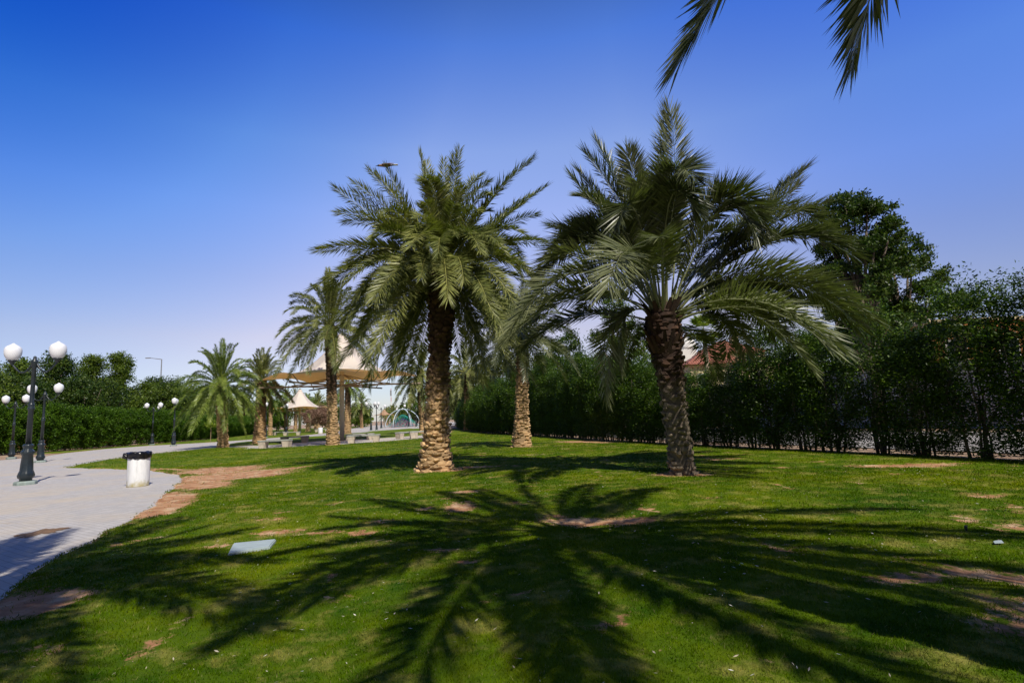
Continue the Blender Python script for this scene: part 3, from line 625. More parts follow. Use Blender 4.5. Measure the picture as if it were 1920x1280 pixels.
# two palms beside the photographer: hanging frond tips and the long shadows on the grass
hO = np.array((3.5, 2.0, 6.9)); O = []
def rel(h, az, r, ztip, rise=.55): a = R(az); e = np.array([math.sin(a), math.cos(a), 0]); return (h+e*.2, h+e*r*.55+np.array([0, 0, rise]), np.array([h[0]+e[0]*r, h[1]+e[1]*r, ztip]))
rg_ = np.random.default_rng(4)
O.append((hO+np.array([-.15, .15, 0]), np.array((2.62, 4.15, 6.15)), np.array((1.70, 4.62, 4.72))))
O.append((hO+np.array([0, .2, 0]), np.array((3.74, 4.3, 6.25)), np.array((3.43, 4.80, 4.74))))
for az, r, zt in ((-75, 3.6, 6.4), (-92, 3.9, 5.8), (-108, 3.8, 5.0), (-125, 3.9, 5.6), (-150, 4.0, 4.9), (-172, 3.8, 5.6), (165, 4.0, 5.0), (142, 3.8, 5.8), (120, 4.0, 5.2), (97, 4.0, 5.6), (78, 4.2, 6.0), (-135, 3.0, 8.4), (60, 2.9, 8.6), (170, 2.6, 9.0), (110, 3.0, 8.3), (-60, 2.6, 9.3), (-100, 2.4, 9.4), (130, 3.6, 4.0), (-160, 3.4, 3.9)):
    O.append(rel(hO, az, r, zt))
for az, r, zt in ((15, 1.2, 10.6), (35, 2.0, 10.4), (55, 2.8, 10.0), (70, 3.2, 9.2), (-20, 1.1, 10.8)):
    O.append(rel(hO, az, r, zt, 2.2))
palm('date_palm', (3.6, 1.9, 0), (3.5, 2.0, 6.7), lambda k: .26+.06*max(0, 1-k/.1)+.06*max(0, (k-.8)/.2), MT['trunkB'], O, MT['palmB'],
     'tall date palm standing outside the picture whose two frond tips hang in at the top', GP, 9, 96, .56, .040, stubs=40, petiole=.12, ang=.80)
hQ = np.array((-3.0, .9, 6.6)); Q = []
for az, r, zt in ((-20, 1.2, 8.6), (-60, 1.5, 7.8), (-85, 1.8, 6.8), (-110, 3.0, 6.0), (-135, 3.9, 5.6), (-160, 4.0, 5.0), (-148, 3.6, 5.4), (-172, 3.4, 5.6), (175, 4.0, 5.4), (150, 3.9, 5.0), (125, 3.6, 5.6), (100, 3.4, 5.2), (80, 3.0, 6.2), (60, 2.8, 7.6), (-40, 1.3, 8.6), (-70, 1.6, 8.4), (-120, 2.8, 8.8), (160, 2.8, 8.8), (110, 3.0, 8.0), (-145, 3.4, 4.0), (-95, 2.0, 4.6), (35, 2.2, 8.8)):
    Q.append(rel(hQ, az+rg_.uniform(-12, 12), r*.8, zt+.9, .6)); Q.append(rel(hQ, az, r, zt)); Q.append(rel(hQ, az+rg_.uniform(-9, 9), r*.93, zt+.3, .8))
for az, r, zt in ((95, 1.6, 6.2), (115, 2.2, 5.6), (135, 2.6, 5.2), (155, 2.0, 5.8), (175, 2.8, 5.0), (120, 1.2, 7.4), (165, 3.4, 4.4), (195, 2.2, 5.6), (140, 3.2, 4.2), (-170, 1.4, 8.8)):
    Q.append(rel(hQ, az, r, zt, .5))
palm('date_palm', (-3.1, .8, 0), (-3.0, .9, 6.4), lambda k: .28+.06*max(0, 1-k/.1), MT['trunkA'], Q, MT['palmA'],
     'date palm outside the picture beside the path, seen only by its shadow', GP, 10, 80, .52, .036, stubs=30, petiole=.08)

# ------------------------------------------------------------------ foliage
def leaves(pts, size, g, aspect=.38, upb=.35):
    n = len(pts); d = g.normal(size=(n, 3)); d[:, 2] = d[:, 2]*.7+upb; d /= np.linalg.norm(d, axis=1)[:, None]
    q = g.normal(size=(n, 3)); s = np.cross(d, q); s /= np.linalg.norm(s, axis=1)[:, None]
    nn = np.cross(d, s); L = size*g.uniform(.6, 1.3, n)[:, None]; W = L*aspect*.5
    a = pts; m = a+d*L*.45+nn*L*.06; t = a+d*L
    return np.stack([a, m+s*W, t, m-s*W], 1).reshape(-1, 3)
def stems_bm(g, nst, h, spread, r0, base=.25):
    bm = bmesh.new(); tips = []
    for i in range(nst):
        a = g.uniform(0, 6.28); b = g.uniform(0, base); p = np.array([math.cos(a)*b, math.sin(a)*b, -.05]); pts = [tuple(p)]; K = 6
        tgt = np.array([math.cos(a)*spread*g.uniform(.4, 1), math.sin(a)*spread*g.uniform(.4, 1), h*g.uniform(.75, 1.)])
        for k in range(1, K+1):
            f = k/K; q = p*(1-f)+tgt*f+np.array([g.normal(0, .06), g.normal(0, .06), 0])*(1-abs(2*f-1)); pts.append(tuple(q))
        tube(bm, pts, [r0*(1-.75*k/K)*g.uniform(.9, 1.1) for k in range(K+1)], 6); tips.append(pts)
    return bm, tips
def shrub_var(seed, h=3.8, rx=.95, ry=.75, ncl=150, per=62, size=.085, low=.35, mat='shrub', bark='bark', top_var=.35, nst=5, shoots=8, flare=.55):
    g = np.random.default_rng(seed); root = empty('hedge_shrub')
    bm, tips = stems_bm(g, nst, h*.85, rx*.75, .030, .38); bmobj('stems', bm, MT[bark], root, True)
    P = []
    for i in range(ncl):
        z = low+(h-low)*g.random()**.95; k = z/h
        wv = min(1, flare+(1-flare)*(k/.6 if flare > .3 else max(0, (k-.3)/.3))) if k < .8 else max(.25, 1.0-(k-.8)*2.4)
        a = g.uniform(0, 6.28); rr = g.random()**.4*wv
        c = np.array([math.cos(a)*rx*rr, math.sin(a)*ry*rr, z+g.normal(0, .08)+top_var*(k > .85)*g.uniform(-.5, 1)])
        dens = per if k > .12 else int(per*.75)
        P.append(c+np.clip(g.normal(size=(dens, 3)), -1.7, 1.7)*np.array([.15, .15, .13]))
    for i in range(shoots):
        a = g.uniform(0, 6.28); c = np.array([math.cos(a)*rx*.6*g.random(), math.sin(a)*ry*.6*g.random(), h*.95]); l = g.uniform(.25, .7)
        t = g.random(26); P.append(c+np.outer(t, [g.normal(0, .12), g.normal(0, .12), l])+g.normal(size=(26, 3))*.035)
    P = np.concatenate(P); P = P[P[:, 2] > .06]
    V = leaves(P, size, g); n = len(P)
    link('foliage', npmesh('foliage', V, np.arange(len(V)).reshape(-1, 4), MT[mat], False, {'rnd': np.repeat(g.random(n), 4)}), root)
    return root
def place(proto, used, x, y, s=1., rz=0., sz=None):
    if proto.name in used: o = copy_tree(proto)
    else: o = proto; used.add(proto.name)
    o.location = (x, y, 0); o.rotation_euler = (0, 0, rz); o.scale = (s, s, sz or s); return o
def along(P, step, g):
    out = []; P = [Vector(p) for p in P]
    for a, b in zip(P, P[1:]):
        n = max(1, round((b-a).length/step))
        for i in range(n): q = a.lerp(b, (i+.5)/n); out.append((q.x+g.normal(0, .07), q.y+g.normal(0, .07), math.atan2((b-a).y, (b-a).x)))
    return out
def nth(k): return str(k)+({1: 'st', 2: 'nd', 3: 'rd'}.get(k % 10, 'th') if k % 100 not in (11, 12, 13) else 'th')
random.seed(5); seen_r = seen_l = 0; g = np.random.default_rng(77); used = set()
near = [shrub_var(s, h=3.9, rx=.98, ry=.85, ncl=nc, per=60, size=.088, low=.10, shoots=20, nst=8, top_var=.75, flare=.8) for s, nc in ((101, 430), (102, 300), (103, 450), (104, 200))]
HR = [(17.6, .5), (14.6, 5.6), (12.3, 10.0), (11.2, 12.3), (9.7, 15.6), (8.0, 19.6), (5.2, 26.6), (2.4, 35.5), (-1.6, 48), (-6.2, 68), (-8.0, 84)]
hts = [(0, 4.2), (10, 4.1), (12.5, 3.7), (14, 3.45), (15, 3.5), (16, 3.4), (17.5, 4.1), (18.5, 3.0), (20, 2.5), (22, 2.5), (24, 3.2), (28, 3.7), (36, 4.3), (50, 3.8), (68, 3.2), (90, 3.2)]
for i, (x, y, a) in enumerate(along(HR, 1.05, g)):
    if y > 40 and i % 2: continue
    h = np.interp(y, [q[0] for q in hts], [q[1] for q in hts])*g.uniform(.82, 1.08)
    o = place(near[i % 4], used, x, y, 1 if y < 40 else 1.5, a+(math.pi if g.random() > .5 else 0)+g.normal(0, .25), h/3.9)
    if y >= 9.5: seen_r += 1
    if y < 9.5: lab = 'tall dark shrub of the right hedge just outside the picture'
    elif y < 15: lab = 'tall leafy hedge shrub with loose shoots on top, %s from the right edge' % nth(seen_r)
    elif y < 27: lab = 'dark shrub of the right hedge with bare stems, %s from the right edge' % nth(seen_r)
    elif seen_r < 31: lab = 'dense right hedge shrub behind the middle palms, %s from the right edge' % nth(seen_r)
    else: lab = 'dense clipped shrub far along the right hedge, behind the middle palms'
    tag(o, lab, 'hedge shrub', 'shrubs of the tall right hedge')
used = set()
lefts = [shrub_var(s, h=3.4, rx=1.45, ry=1.2, ncl=340, per=44, size=.17, low=.12, mat='shrubL', top_var=.12, nst=6, shoots=0, flare=.36) for s in (111, 112, 113)]
HL = [(-47.5, 22), (-46.5, 36), (-46.4, 48), (-45.4, 54), (-44.8, 61), (-43.4, 66), (-43.8, 76), (-47, 90), (-53, 108), (-64, 128)]
for i, (x, y, a) in enumerate(along(HL, 1.9, g)):
    h = np.interp(y, [20, 45, 55, 65, 75, 130], [4.4, 4.4, 4.1, 3.9, 3.2, 3.2])*g.uniform(.97, 1.03)
    o = place(lefts[i % 3], used, x, y, 1., a+(math.pi if g.random() > .5 else 0), h/3.4)
    seen_l += y > 45
    lab = 'clipped shrub of the left hedge behind the lamps, %s from the left edge' % nth(seen_l) if 45 < y < 72 else 'clipped shrub of the left hedge beyond the left edge of the photo' if y <= 45 else 'clipped green shrub of the left hedge, beyond the bright palm'
    tag(o, lab, 'hedge shrub', 'shrubs of the long left hedge')

def tree(name, x, y, h, R_, seed, mat, label, cat='tree', group=None, base=.35, ncl=170, per=60, size=.2, lobes=12, squash=1., gap=.0, bark='bark', shape='round', sc=.28):
    g = np.random.default_rng(seed); root = empty(name, (x, y, 0)); bm = bmesh.new()
    cz = h*(base+(1-base)*.5); rz_ = h*(1-base)*.5
    tube(bm, [(0, 0, -.1), (g.normal(0, .1), g.normal(0, .1), h*base*.6), (g.normal(0, .2), g.normal(0, .2), h*base*1.2), (g.normal(0, .2), 0, h*.8)], [h*.028, h*.022, h*.017, h*.005], 8)
    P = []; per_l = max(1, ncl//lobes)
    per = int(per*1.35)
    for i in range(lobes):
        a = i*2.4+g.normal(0, .3); f = (i+.5)/lobes
        zc = cz+rz_*(2*f-1)*.85
        rad = R_*math.sqrt(max(.08, 1-(2*f-1)**2))*g.uniform(.45, .85)
        if shape == 'cone': rad = R_*(1.05-f)*g.uniform(.5, .9)
        c = np.array([math.cos(a)*rad, math.sin(a)*rad, zc]); lr = R_*g.uniform(.32, .5)*(1 if shape == 'round' else .8)
        st = (0, 0, h*base*(.7+.5*f)+.1*h*f)
        tube(bm, [st, tuple((np.array(st)+c)/2+np.array([0, 0, .02*h])), tuple(c)], [h*.010, h*.007, h*.003], 5)
        d = g.normal(size=(per_l, 3)); d /= np.linalg.norm(d, axis=1)[:, None]; d[:, 2] = np.abs(d[:, 2])*1.0-.35*(g.random(per_l))
        cc = c+d*lr*g.uniform(.45, 1.1, per_l)[:, None]
        for q in cc: P.append(q+np.clip(g.normal(size=(per, 3)), -1.7, 1.7)*sc*R_*.33*np.array([1, 1, .8]))
    bmobj('trunk', bm, MT[bark], root, True)
    P = np.concatenate(P); V = leaves(P, size, g, .5)
    link('crown', npmesh('crown', V, np.arange(len(V)).reshape(-1, 4), MT[mat], False, {'rnd': np.repeat(g.random(len(P)), 4)}), root)
    tag(root, label, cat, group); return root
# trees behind the right hedge
tree('broadleaf_tree', 19.9, 27.0, 9.8, 2.3, 206, 'tree', 'lower right shoulder tree beside the tallest tree behind the right hedge', base=.22, ncl=300, per=80, size=.16, lobes=20, sc=.2)
tree('broadleaf_tree', 17.7, 26.5, 12.1, 2.3, 201, 'tree', 'tallest dark broadleaf tree with gappy crown rising behind the right hedge', base=.30, ncl=420, per=85, size=.16, lobes=26, sc=.2)
tree('broadleaf_tree', 8.9, 45, 11.2, 2.5, 202, 'treeL', 'tall loose green tree behind the hedge, seen between the two big palms', base=.25, ncl=170, per=55, size=.2, lobes=16)
tree('broadleaf_tree', 12.4, 47, 8.6, 2.2, 203, 'treeL', 'green tree behind the trunk of the wide dark palm', base=.25, ncl=150, per=55, size=.2, lobes=14)
tree('broadleaf_tree', 5.2, 52, 9.2, 2.6, 204, 'tree', 'shadowy green tree behind the hedge above the short pale palm', base=.25, ncl=140, per=50, size=.22, lobes=14)
tree('broadleaf_tree', 18.6, 33, 5.6, 1.9, 205, 'tree', 'low broadleaf tree in front of the red roofed villa', base=.25, ncl=140, per=50, size=.17, lobes=12)
for k, (x, y, h, r) in enumerate([(-1.5, 72, 9.5, 4.), (-6.5, 84, 9, 4.5), (2.5, 66, 8.5, 3.5), (-10.5, 98, 8.5, 4.5)]):
    tree('tamarisk_tree', x, y, h, r, 210+k, 'olive', ['feathery olive tree behind the far hedge, right of the big tan palm trunk', 'widest feathery olive tree over the far end of the right hedge', 'feathery olive tree behind the short pale palm', 'farthest feathery olive tree beyond the right hedge'][k], group='feathery olive trees beyond the right hedge', base=.12, ncl=160, per=60, size=.3, lobes=14, sc=.42)
# trees behind the left hedge
for k, (x, y, h, r, sh) in enumerate([(-54, 43, 7.6, 3.2, 'round'), (-50.5, 49, 8.0, 3.4, 'round'), (-53, 57, 9.4, 2.8, 'cone'), (-54, 63, 10.8, 3.2, 'cone'), (-54.5, 68.5, 11.2, 3.0, 'cone'), (-51.5, 69.5, 11.4, 2.7, 'cone'), (-50, 75, 8.4, 2.8, 'round'), (-50, 80, 7.4, 2.6, 'round'), (-49.5, 74, 7.5, 3., 'round'), (-51, 54, 7.2, 3.2, 'round'), (-56, 90, 9, 3.6, 'round'), (-59, 102, 9, 3.6, 'round'), (-49.5, 62, 7.4, 3, 'round')]):
    tree('broadleaf_tree', x, y, h*1.04, r*1.22, 220+k, 'treeL' if k % 3 else 'tree', ['leafy tree at the left edge of the picture', 'round tree behind the nearest double lamp', 'tree with pointed crown right of the nearest lamp', 'tall pointed tree left of the twin peaks', 'left of the twin tall pointed trees', 'right of the twin tall pointed trees', 'rounded tree sloping down toward the street light', 'small tree next to the street light pole', 'bushy tree filling in behind the left hedge', 'bushy tree behind the smaller left lamps', 'tree behind the crown of the bright palm', 'tree at the far end of the left hedge', 'low bushy tree under the pointed trees'][k],
         group='trees behind the left hedge', base=.10, ncl=300, per=52, size=.24, lobes=24, shape=sh, sc=.30)
# trees at the far end
for k, (x, y, h, r) in enumerate([(-21.5, 136, 9.0, 3.6), (-25.5, 140, 7.2, 3.2), (-17.5, 132, 9.2, 4.), (-29.5, 146, 5.2, 2.6), (-13, 120, 8.5, 4), (-47, 158, 4.6, 2.6), (-52.5, 150, 5.2, 2.6), (-62, 140, 7, 4), (-70, 150, 7, 4), (-44, 196, 5.5, 4), (-34, 200, 5.5, 4), (-56, 198, 6, 4), (-58, 132, 7, 4), (-52, 136, 7.5, 4), (-64, 126, 7.5, 4), (-47, 138, 7, 3.6), (-70, 122, 8, 4.5), (-41.5, 142, 5.5, 3)]):
    tree('broadleaf_tree', x, y, h, r, 240+k, 'treeL' if k % 2 else 'shrubL', 'bushy green tree at the right side of the far plaza, behind the climbing dome' if k < 5 else ('bushy tree of the green row behind the second canopy, '+['behind its left half', 'behind its post', 'left of its left corner', 'between it and the leafless tree', 'farthest left of the row', 'low one behind the leafless tree'][k-12] if k > 11 else 'bushy tree closing the far end of the park'), group='trees right of the far plaza' if k < 5 else 'trees behind the second canopy' if k > 11 else 'trees closing the far end', base=.1, ncl=90, per=45, size=.4, lobes=10, sc=.4)
tree('lime_bush', -41.3, 150, 3.6, 1.7, 260, 'lime', 'small lime yellow bush at the far end of the plaza', 'bush', base=.15, ncl=60, per=40, size=.3, lobes=8, sc=.4)
# dry pinkish bush and its companions near the second canopy
tree('dry_bush', -32.2, 90, 4.0, 1.7, 261, 'dry', 'leafless pinkish brown rounded tree right of the second canopy', 'tree', base=.3, ncl=150, per=60, size=.16, lobes=16, sc=.42, bark='bark_pale')
tree('dry_bush', -35.0, 92, 3.8, 1.3, 262, 'dry', 'smaller dry brown bush touching the leafless pinkish tree', 'tree', base=.3, ncl=80, per=50, size=.16, lobes=10, sc=.42, bark='bark_pale')
# staked sapling
r_ = empty('sapling', (-34.7, 61.4, 0)); tag(r_, 'thin staked sapling with lime green top beside the far path', 'sapling')
bm = bmesh.new(); tube(bm, [(0, 0, -.05), (.02, 0, 1.0), (0, .01, 1.9)], [.035, .03, .02], 6); bmobj('trunk', bm, MT['stick'], r_)
g = np.random.default_rng(5); P = np.array([0, 0, 1.95])+g.normal(size=(420, 3))*np.array([.30, .3, .22]); V = leaves(P, .16, g, .5)
link('crown', npmesh('crown', V, np.arange(len(V)).reshape(-1, 4), MT['lime'], False, {'rnd': np.repeat(g.random(len(P)), 4)}), r_)
# fan palms behind the hedge
def fanpalm(x, y, h, Rf, label, seed, n=26, r=.2):
    g = np.random.default_rng(seed); root = empty('fan_palm', (x, y, 0)); bm = bmesh.new()
    tube(bm, [(0, 0, -.1), (.05, 0, h*.5), (0, 0, h)], [r*1.3, r, r*.8], 12); bmobj('trunk', bm, MT['bark_pale'], root, True)
    Vs = []; rn = []; c0 = np.array([0, 0, h])
    for i in range(n):
        az = i*2.4; el = R(75-125*(i+.5)/n); d = np.array([math.sin(az)*math.cos(el), math.cos(az)*math.cos(el), math.sin(el)])
        hub = c0+d*Rf*.5; s = np.cross(d, [0, 0, 1.]); s /= np.linalg.norm(s)+1e-6; u = np.cross(s, d)
        Vs += [c0-s*.02, c0+s*.02, hub+s*.015, hub-s*.015]; rn += [.9]*4
        for k in range(17):
            th = R(-100+200*k/16); dd = d*math.cos(th)+s*math.sin(th)+u*.1; l = Rf*.55*(1-.25*abs(th)/1.9)*g.uniform(.9, 1.1); e = hub+dd*l-np.array([0, 0, .12*l+.05*g.random()])
            sd = np.cross(dd, u); sd /= np.linalg.norm(sd); m = hub+dd*l*.5; w_ = l*.075
            Vs += [hub, m+sd*w_, e, m-sd*w_]; rn += [g.random()]*4
    V = np.array(Vs); link('crown', npmesh('crown', V, np.arange(len(V)).reshape(-1, 4), MT['palmL'], False, {'rnd': np.array(rn)}), root)
    tag(root, label, 'fan palm', 'fan palms behind the right hedge')
fanpalm(16.3, 45, 7.9, 1.7, 'slender fan palm standing in front of the white domed house', 301)
fanpalm(23.5, 28, 5.6, 1.7, 'bushy fan palm in front of the orange wall', 302, r=.28)
fanpalm(21.8, 24.5, 3.4, 1.3, 'low fan palm glimpsed through the hedge below the orange wall', 303, r=.25)

# ------------------------------------------------------------------ lamps
def make_lamp():
    t = empty('street_lamp')
    bm = bmesh.new(); lathe(bm, [(.30, -.05), (.30, .06), (.27, .10)], 8); bmobj('plinth', bm, MT['plinth'], t)
    bm = bmesh.new(); lathe(bm, [(.155, .09), (.155, .16), (.20, .20), (.215, .27), (.19, .36), (.165, .42), (.155, .62), (.135, .90), (.15, .93), (.175, .97), (.175, 1.03), (.15, 1.06), (.125, 1.08), (.12, 1.16), (.14, 1.19), (.14, 1.23), (.10, 1.27)], 32, flute=.04, nf=8)
    bmobj('base', bm, MT['iron'], t, True)
    bm = bmesh.new(); lathe(bm, [(.075, 1.25), (.072, 2.35), (.095, 2.38), (.10, 2.43), (.075, 2.47), (.095, 2.52), (.075, 2.56), (.062, 2.6), (.058, 3.75), (.085, 3.78), (.088, 3.88), (.10, 3.9), (.10, 3.98), (.06, 4.02), (.045, 4.06), (.05, 4.10), (.02, 4.14)], 16)
    bmobj('pole', bm, MT['iron'], t, True)
    for s in (-1, 1):
        bm = bmesh.new(); pts = []
        for k in range(15):
            u = k/14; x = .06+.69*u; z = 3.94-.30*math.sin(math.pi*u**.85)*1.05-.04*u
            pts.append((s*x, 0, z))
        tube(bm, pts, .027, 8)
        sc_ = [(s*(.12+.10*math.cos(q)*q/5), 0, 3.72+.10*math.sin(q)*q/5) for q in np.linspace(.5, 5.5, 12)]
        tube(bm, sc_, .014, 6)
        lathe(bm, [(.03, 3.88), (.06, 3.92), (.07, 3.97), (.12, 4.0), (.13, 4.03)], 16, cx=s*.75)
        bmobj('arm', bm, MT['iron'], t, True)
        bm = bmesh.new(); lathe(bm, [(.11, 4.03), (.135, 4.05), (.18, 4.11), (.212, 4.18), (.230, 4.26), (.235, 4.33), (.229, 4.40), (.211, 4.455), (.171, 4.50), (.117, 4.535), (.072, 4.56), (.045, 4.585), (.008, 4.61)], 36, cx=s*.75)
        bmobj('lamp_globe', bm, MT['globe'], t, True)
    return t
lp = make_lamp()
lamps = [(-15.85, 17.56, 0, 'nearest double globe lamp at the left, tallest in the photo'), (-27.9, 31.76, 4, 'double globe lamp just right behind the nearest lamp'), (-36.76, 39.42, 0, 'double globe lamp at the left edge near the hedge'),
         (-39.7, 58.97, 0, 'double globe lamp in front of the hedge, left of the bright palm'), (-33.2, 52.41, 118, 'lamp seen edge on whose globes overlap under the tips of the bright palm'),
         (-32.8, 70.84, 115, 'lamp seen edge on beside the thick tan palm trunk'), (-33.6, 79.0, 120, 'lamp with two touching globes in front of the second canopy'),
         (-23.3, 87, 40, 'leftmost of the lamps standing together on the far plaza'), (-22.9, 88.9, 130, 'second lamp of the group on the far plaza'), (-26.3, 105.7, 0, 'third lamp of the group, left of the climbing dome'),
         (-19.5, 105.9, 0, 'lamp at the right foot of the climbing dome'), (-21.8, 110, 25, 'lamp just left of the one at the right foot of the climbing dome'), (-46, 158.9, 10, 'tiny lamp at the far end of the plaza'), (-42.6, 152, 10, 'tiny lamp beside the lime bush'), (-30, 140, 0, 'tiny lamp seen through the climbing dome'), (-44.6, 66, 20, 'lamp rising behind the left hedge')]
for i, (x, y, a, lab) in enumerate(lamps):
    o = lp if i == 0 else copy_tree(lp)
    o.location = (x, y, 0); o.rotation_euler = (0, 0, R(a)); tag(o, lab, 'street lamp', 'double globe park lamps')
def roadlight(x, y, h, arm, lab):
    t = empty('road_light', (x, y, 0)); bm = bmesh.new(); tube(bm, [(0, 0, -.05), (0, 0, h)], [.13, .08], 8); bmobj('pole', bm, MT['steel'], t)
    bm = bmesh.new(); tube(bm, [(0, 0, h-.02), (-arm, 0, h+.3)], [.06, .045], 6); bmobj('arm', bm, MT['steel'], t)
    bm = bmesh.new(); box(bm, -arm-.85, -arm, -.14, .14, h+.25, h+.38, .03); bmobj('lamp_head', bm, MT['steel'], t); tag(t, lab, 'road light')
roadlight(-59.6, 90, 13.5, 1.9, 'tall grey road light with one arm rising above the left trees')
t = empty('flagpole', (-39.3, 200, 0)); tag(t, 'thin white flagpole right of the large canopy, far away', 'flagpole')
bm = bmesh.new(); tube(bm, [(0, 0, -.1), (0, 0, 27)], [.22, .12], 8); bmobj('pole', bm, MT['white'], t)
bm = bmesh.new(); lathe(bm, [(.05, 27), (.25, 27.15), (.25, 27.35), (.04, 27.5)], 10); bmobj('finial', bm, MT['white'], t)
t = empty('radio_mast', (-69, 300, 0)); tag(t, 'slim red and white mast on the horizon below the large canopy', 'mast')
for k in range(8):
    bm = bmesh.new(); tube(bm, [(0, 0, k*2.4), (0, 0, k*2.4+2.4)], .22 if k < 5 else .16, 6); bmobj('mast_section', bm, MT['redw'] if k % 2 else MT['white'], t)
bm = bmesh.new(); box(bm, -.5, .3, -.2, .2, 15, 18.2, .05); bmobj('antenna', bm, MT['steel'], t)

# ------------------------------------------------------------------ canopies
def canopy(x, y, R0, zedge, zpeak, zlow, n, rot, label, mat='canvas', post=.2, frame=True, group='tent canopies in the park'):
    t = empty('tent_canopy', (x, y, 0), R(rot)); tag(t, label, 'canopy', group)
    K = 14; J = 12; Vs = []
    grid = []
    for i in range(K+1):
        f = i/K; row = []
        for j in range(n*J):
            a = 2*math.pi*j/(n*J); u = (j % J)/J
            sag = 4*u*(1-u)
            re = R0*(math.cos(math.pi/n)/math.cos((u-.5)*2*math.pi/n))*(1-.05*sag)
            r = .35+(re-.35)*f
            z = zpeak+(zedge-zpeak)*(1-(1-f)**2.5)
            z += .30*sag*f*f*f
            row.append((r*math.cos(a), r*math.sin(a), z))
        grid.append(row)
    V = np.array(grid).reshape(-1, 3); m = n*J; F = [(i*m+j, (i+1)*m+j, (i+1)*m+(j+1) % m, i*m+(j+1) % m) for i in range(K) for j in range(m)]
    o = link('canvas', npmesh('canvas', V, F, MT[mat], True), t)
    md = o.modifiers.new('thick', 'SOLIDIFY'); md.thickness = .015
    bm = bmesh.new(); lathe(bm, [(.36, zpeak-.1), (.36, zpeak+.12), (.28, zpeak+.2), (.02, zpeak+.34)], 20); bmobj('peak_cap', bm, MT[mat], t, True)
    bm = bmesh.new(); tube(bm, [(0, 0, -.1), (0, 0, zpeak)], post, 20); bmobj('post', bm, MT['post'], t, True)
    if frame:
        for k in range(n):
            a = 2*math.pi*k/n; e = Vector((math.cos(a), math.sin(a), 0))
            bm = bmesh.new(); tube(bm, [e*post*.9+Vector((0, 0, zlow)), e*(R0*1.03)+Vector((0, 0, zlow+.0))], .07, 8)
            tube(bm, [e*(R0*.86)+Vector((0, 0, zlow)), e*(R0*.985)+Vector((0, 0, zedge))], .045, 6)
            tube(bm, [e*(post*.9)+Vector((0, 0, zlow+.9)), e*(R0*.55)+Vector((0, 0, zlow+.02))], .04, 6)
            bmobj('strut', bm, MT['frame'], t, True)
        bm = bmesh.new(); ps = [Vector((math.cos(2*math.pi*k/n), math.sin(2*math.pi*k/n), 0))*R0*.62+Vector((0, 0, zlow+.08)) for k in range(n)]
        for k in range(n): tube(bm, [ps[k], ps[(k+1) % n]], .04, 6)
        bmobj('ring_beam', bm, MT['frame'], t, True)
canopy(-14.8, 46.0, 6.5, 5.3, 8.9, 4.65, 6, 14, 'largest white tent canopy, standing over benches behind the big palms')
canopy(-39.6, 99, 5.4, 4.35, 7.6, 4.0, 6, 30, 'second white tent canopy, farther left behind the palm trunks', post=.25)
canopy(-30.4, 125, 2.5, 2.7, 3.7, 2.5, 4, 20, 'small tan umbrella canopy beside the climbing dome', mat='canvas_tan', post=.1, frame=False)

# ------------------------------------------------------------------ benches
def make_bench():
    t = empty('bench')
    bm = bmesh.new(); box(bm, -1.15, 1.15, -.27, .27, .44, .54, .015); bmobj('seat', bm, MT['slab_top'], t)
    for s in (-1, 1):
        bm = bmesh.new(); r = bmesh.ops.create_cube(bm, size=1)
        for v in r['verts']:
            hw = .27 if v.co.z > 0 else .19
            v.co = Vector((s*.86+v.co.x*2*hw, v.co.y*.5, (v.co.z+.5)*.465-.025))
        bmesh.ops.bevel(bm, geom=bm.edges[:], offset=.012, segments=2, affect='EDGES'); bmobj('support', bm, MT['concrete'], t)
    return t
bn = make_bench()
for i, (x, y, a, lab) in enumerate([(-16.7, 37.5, -6, 'front left concrete bench under the large canopy'), (-18.9, 46.2, 0, 'concrete bench behind the front left one'), (-10.95, 38.9, 8, 'concrete bench right of the canopy post, on the lawn edge'),
                                    (-13.0, 45.0, 0, 'concrete bench behind the canopy post'), (-9.0, 44.6, 60, 'angled concrete bench left of the one touching the big tan palm trunk'), (-7.4, 43.4, 20, 'concrete bench partly hidden by the trunk of the big tan palm'),
                                    (-31.5, 76, 10, 'distant low bench on the far grass near the trash bin'), (-36.6, 84, 0, 'distant low bench under the second canopy'), (-34.5, 96, 10, 'distant pale bench near the leafless tree')]):
    o = bn if i == 0 else copy_tree(bn)
    o.location = (x, y, .02 if i in (2, 5) else -.02); o.rotation_euler = (0, 0, R(a)); tag(o, lab, 'bench', 'concrete park benches')

# ------------------------------------------------------------------ trash bins
t = empty('trash_bin', (-10.75, 15.45, 0)); tag(t, 'white concrete trash bin with black bag over its rim, on the near path', 'trash bin')
bm = bmesh.new(); lathe(bm, [(.262, -.03), (.27, .0), (.27, .86), (.262, .89), (.22, .89), (.22, .5)], 40); bmobj('body', bm, MT['bin'], t, True)
g = np.random.default_rng(9); n = 64; prof = [(.19, .70), (.20, .84), (.235, .93), (.28, .935), (.290, .90), (.285, .84), (.280, .79), (.284, .765), (.274, .755)]
V = []
for k, (r, z) in enumerate(prof):
    for j in range(n):
        a = 2*math.pi*j/n; q = fbm(np.array([3*math.cos(a)+9+k*.5]), np.array([3*math.sin(a)+k*.7]), 4)[0]-.5; q2 = fbm(np.array([8*math.cos(a)+k*.9]), np.array([8*math.sin(a)+20]), 3)[0]-.5
        V.append((math.cos(a)*(r+.05*q2*(k > 1)+.01*(k > 3)), math.sin(a)*(r+.05*q2*(k > 1)+.01*(k > 3)), z+q*(.12 if k > 5 else .05 if k > 1 else 0)))
F = [(k*n+j, k*n+(j+1) % n, (k+1)*n+(j+1) % n, (k+1)*n+j) for k in range(len(prof)-1) for j in range(n)]
o = link('bag', npmesh('bag', V, F, MT['bag'], True), t)
bm = bmesh.new()
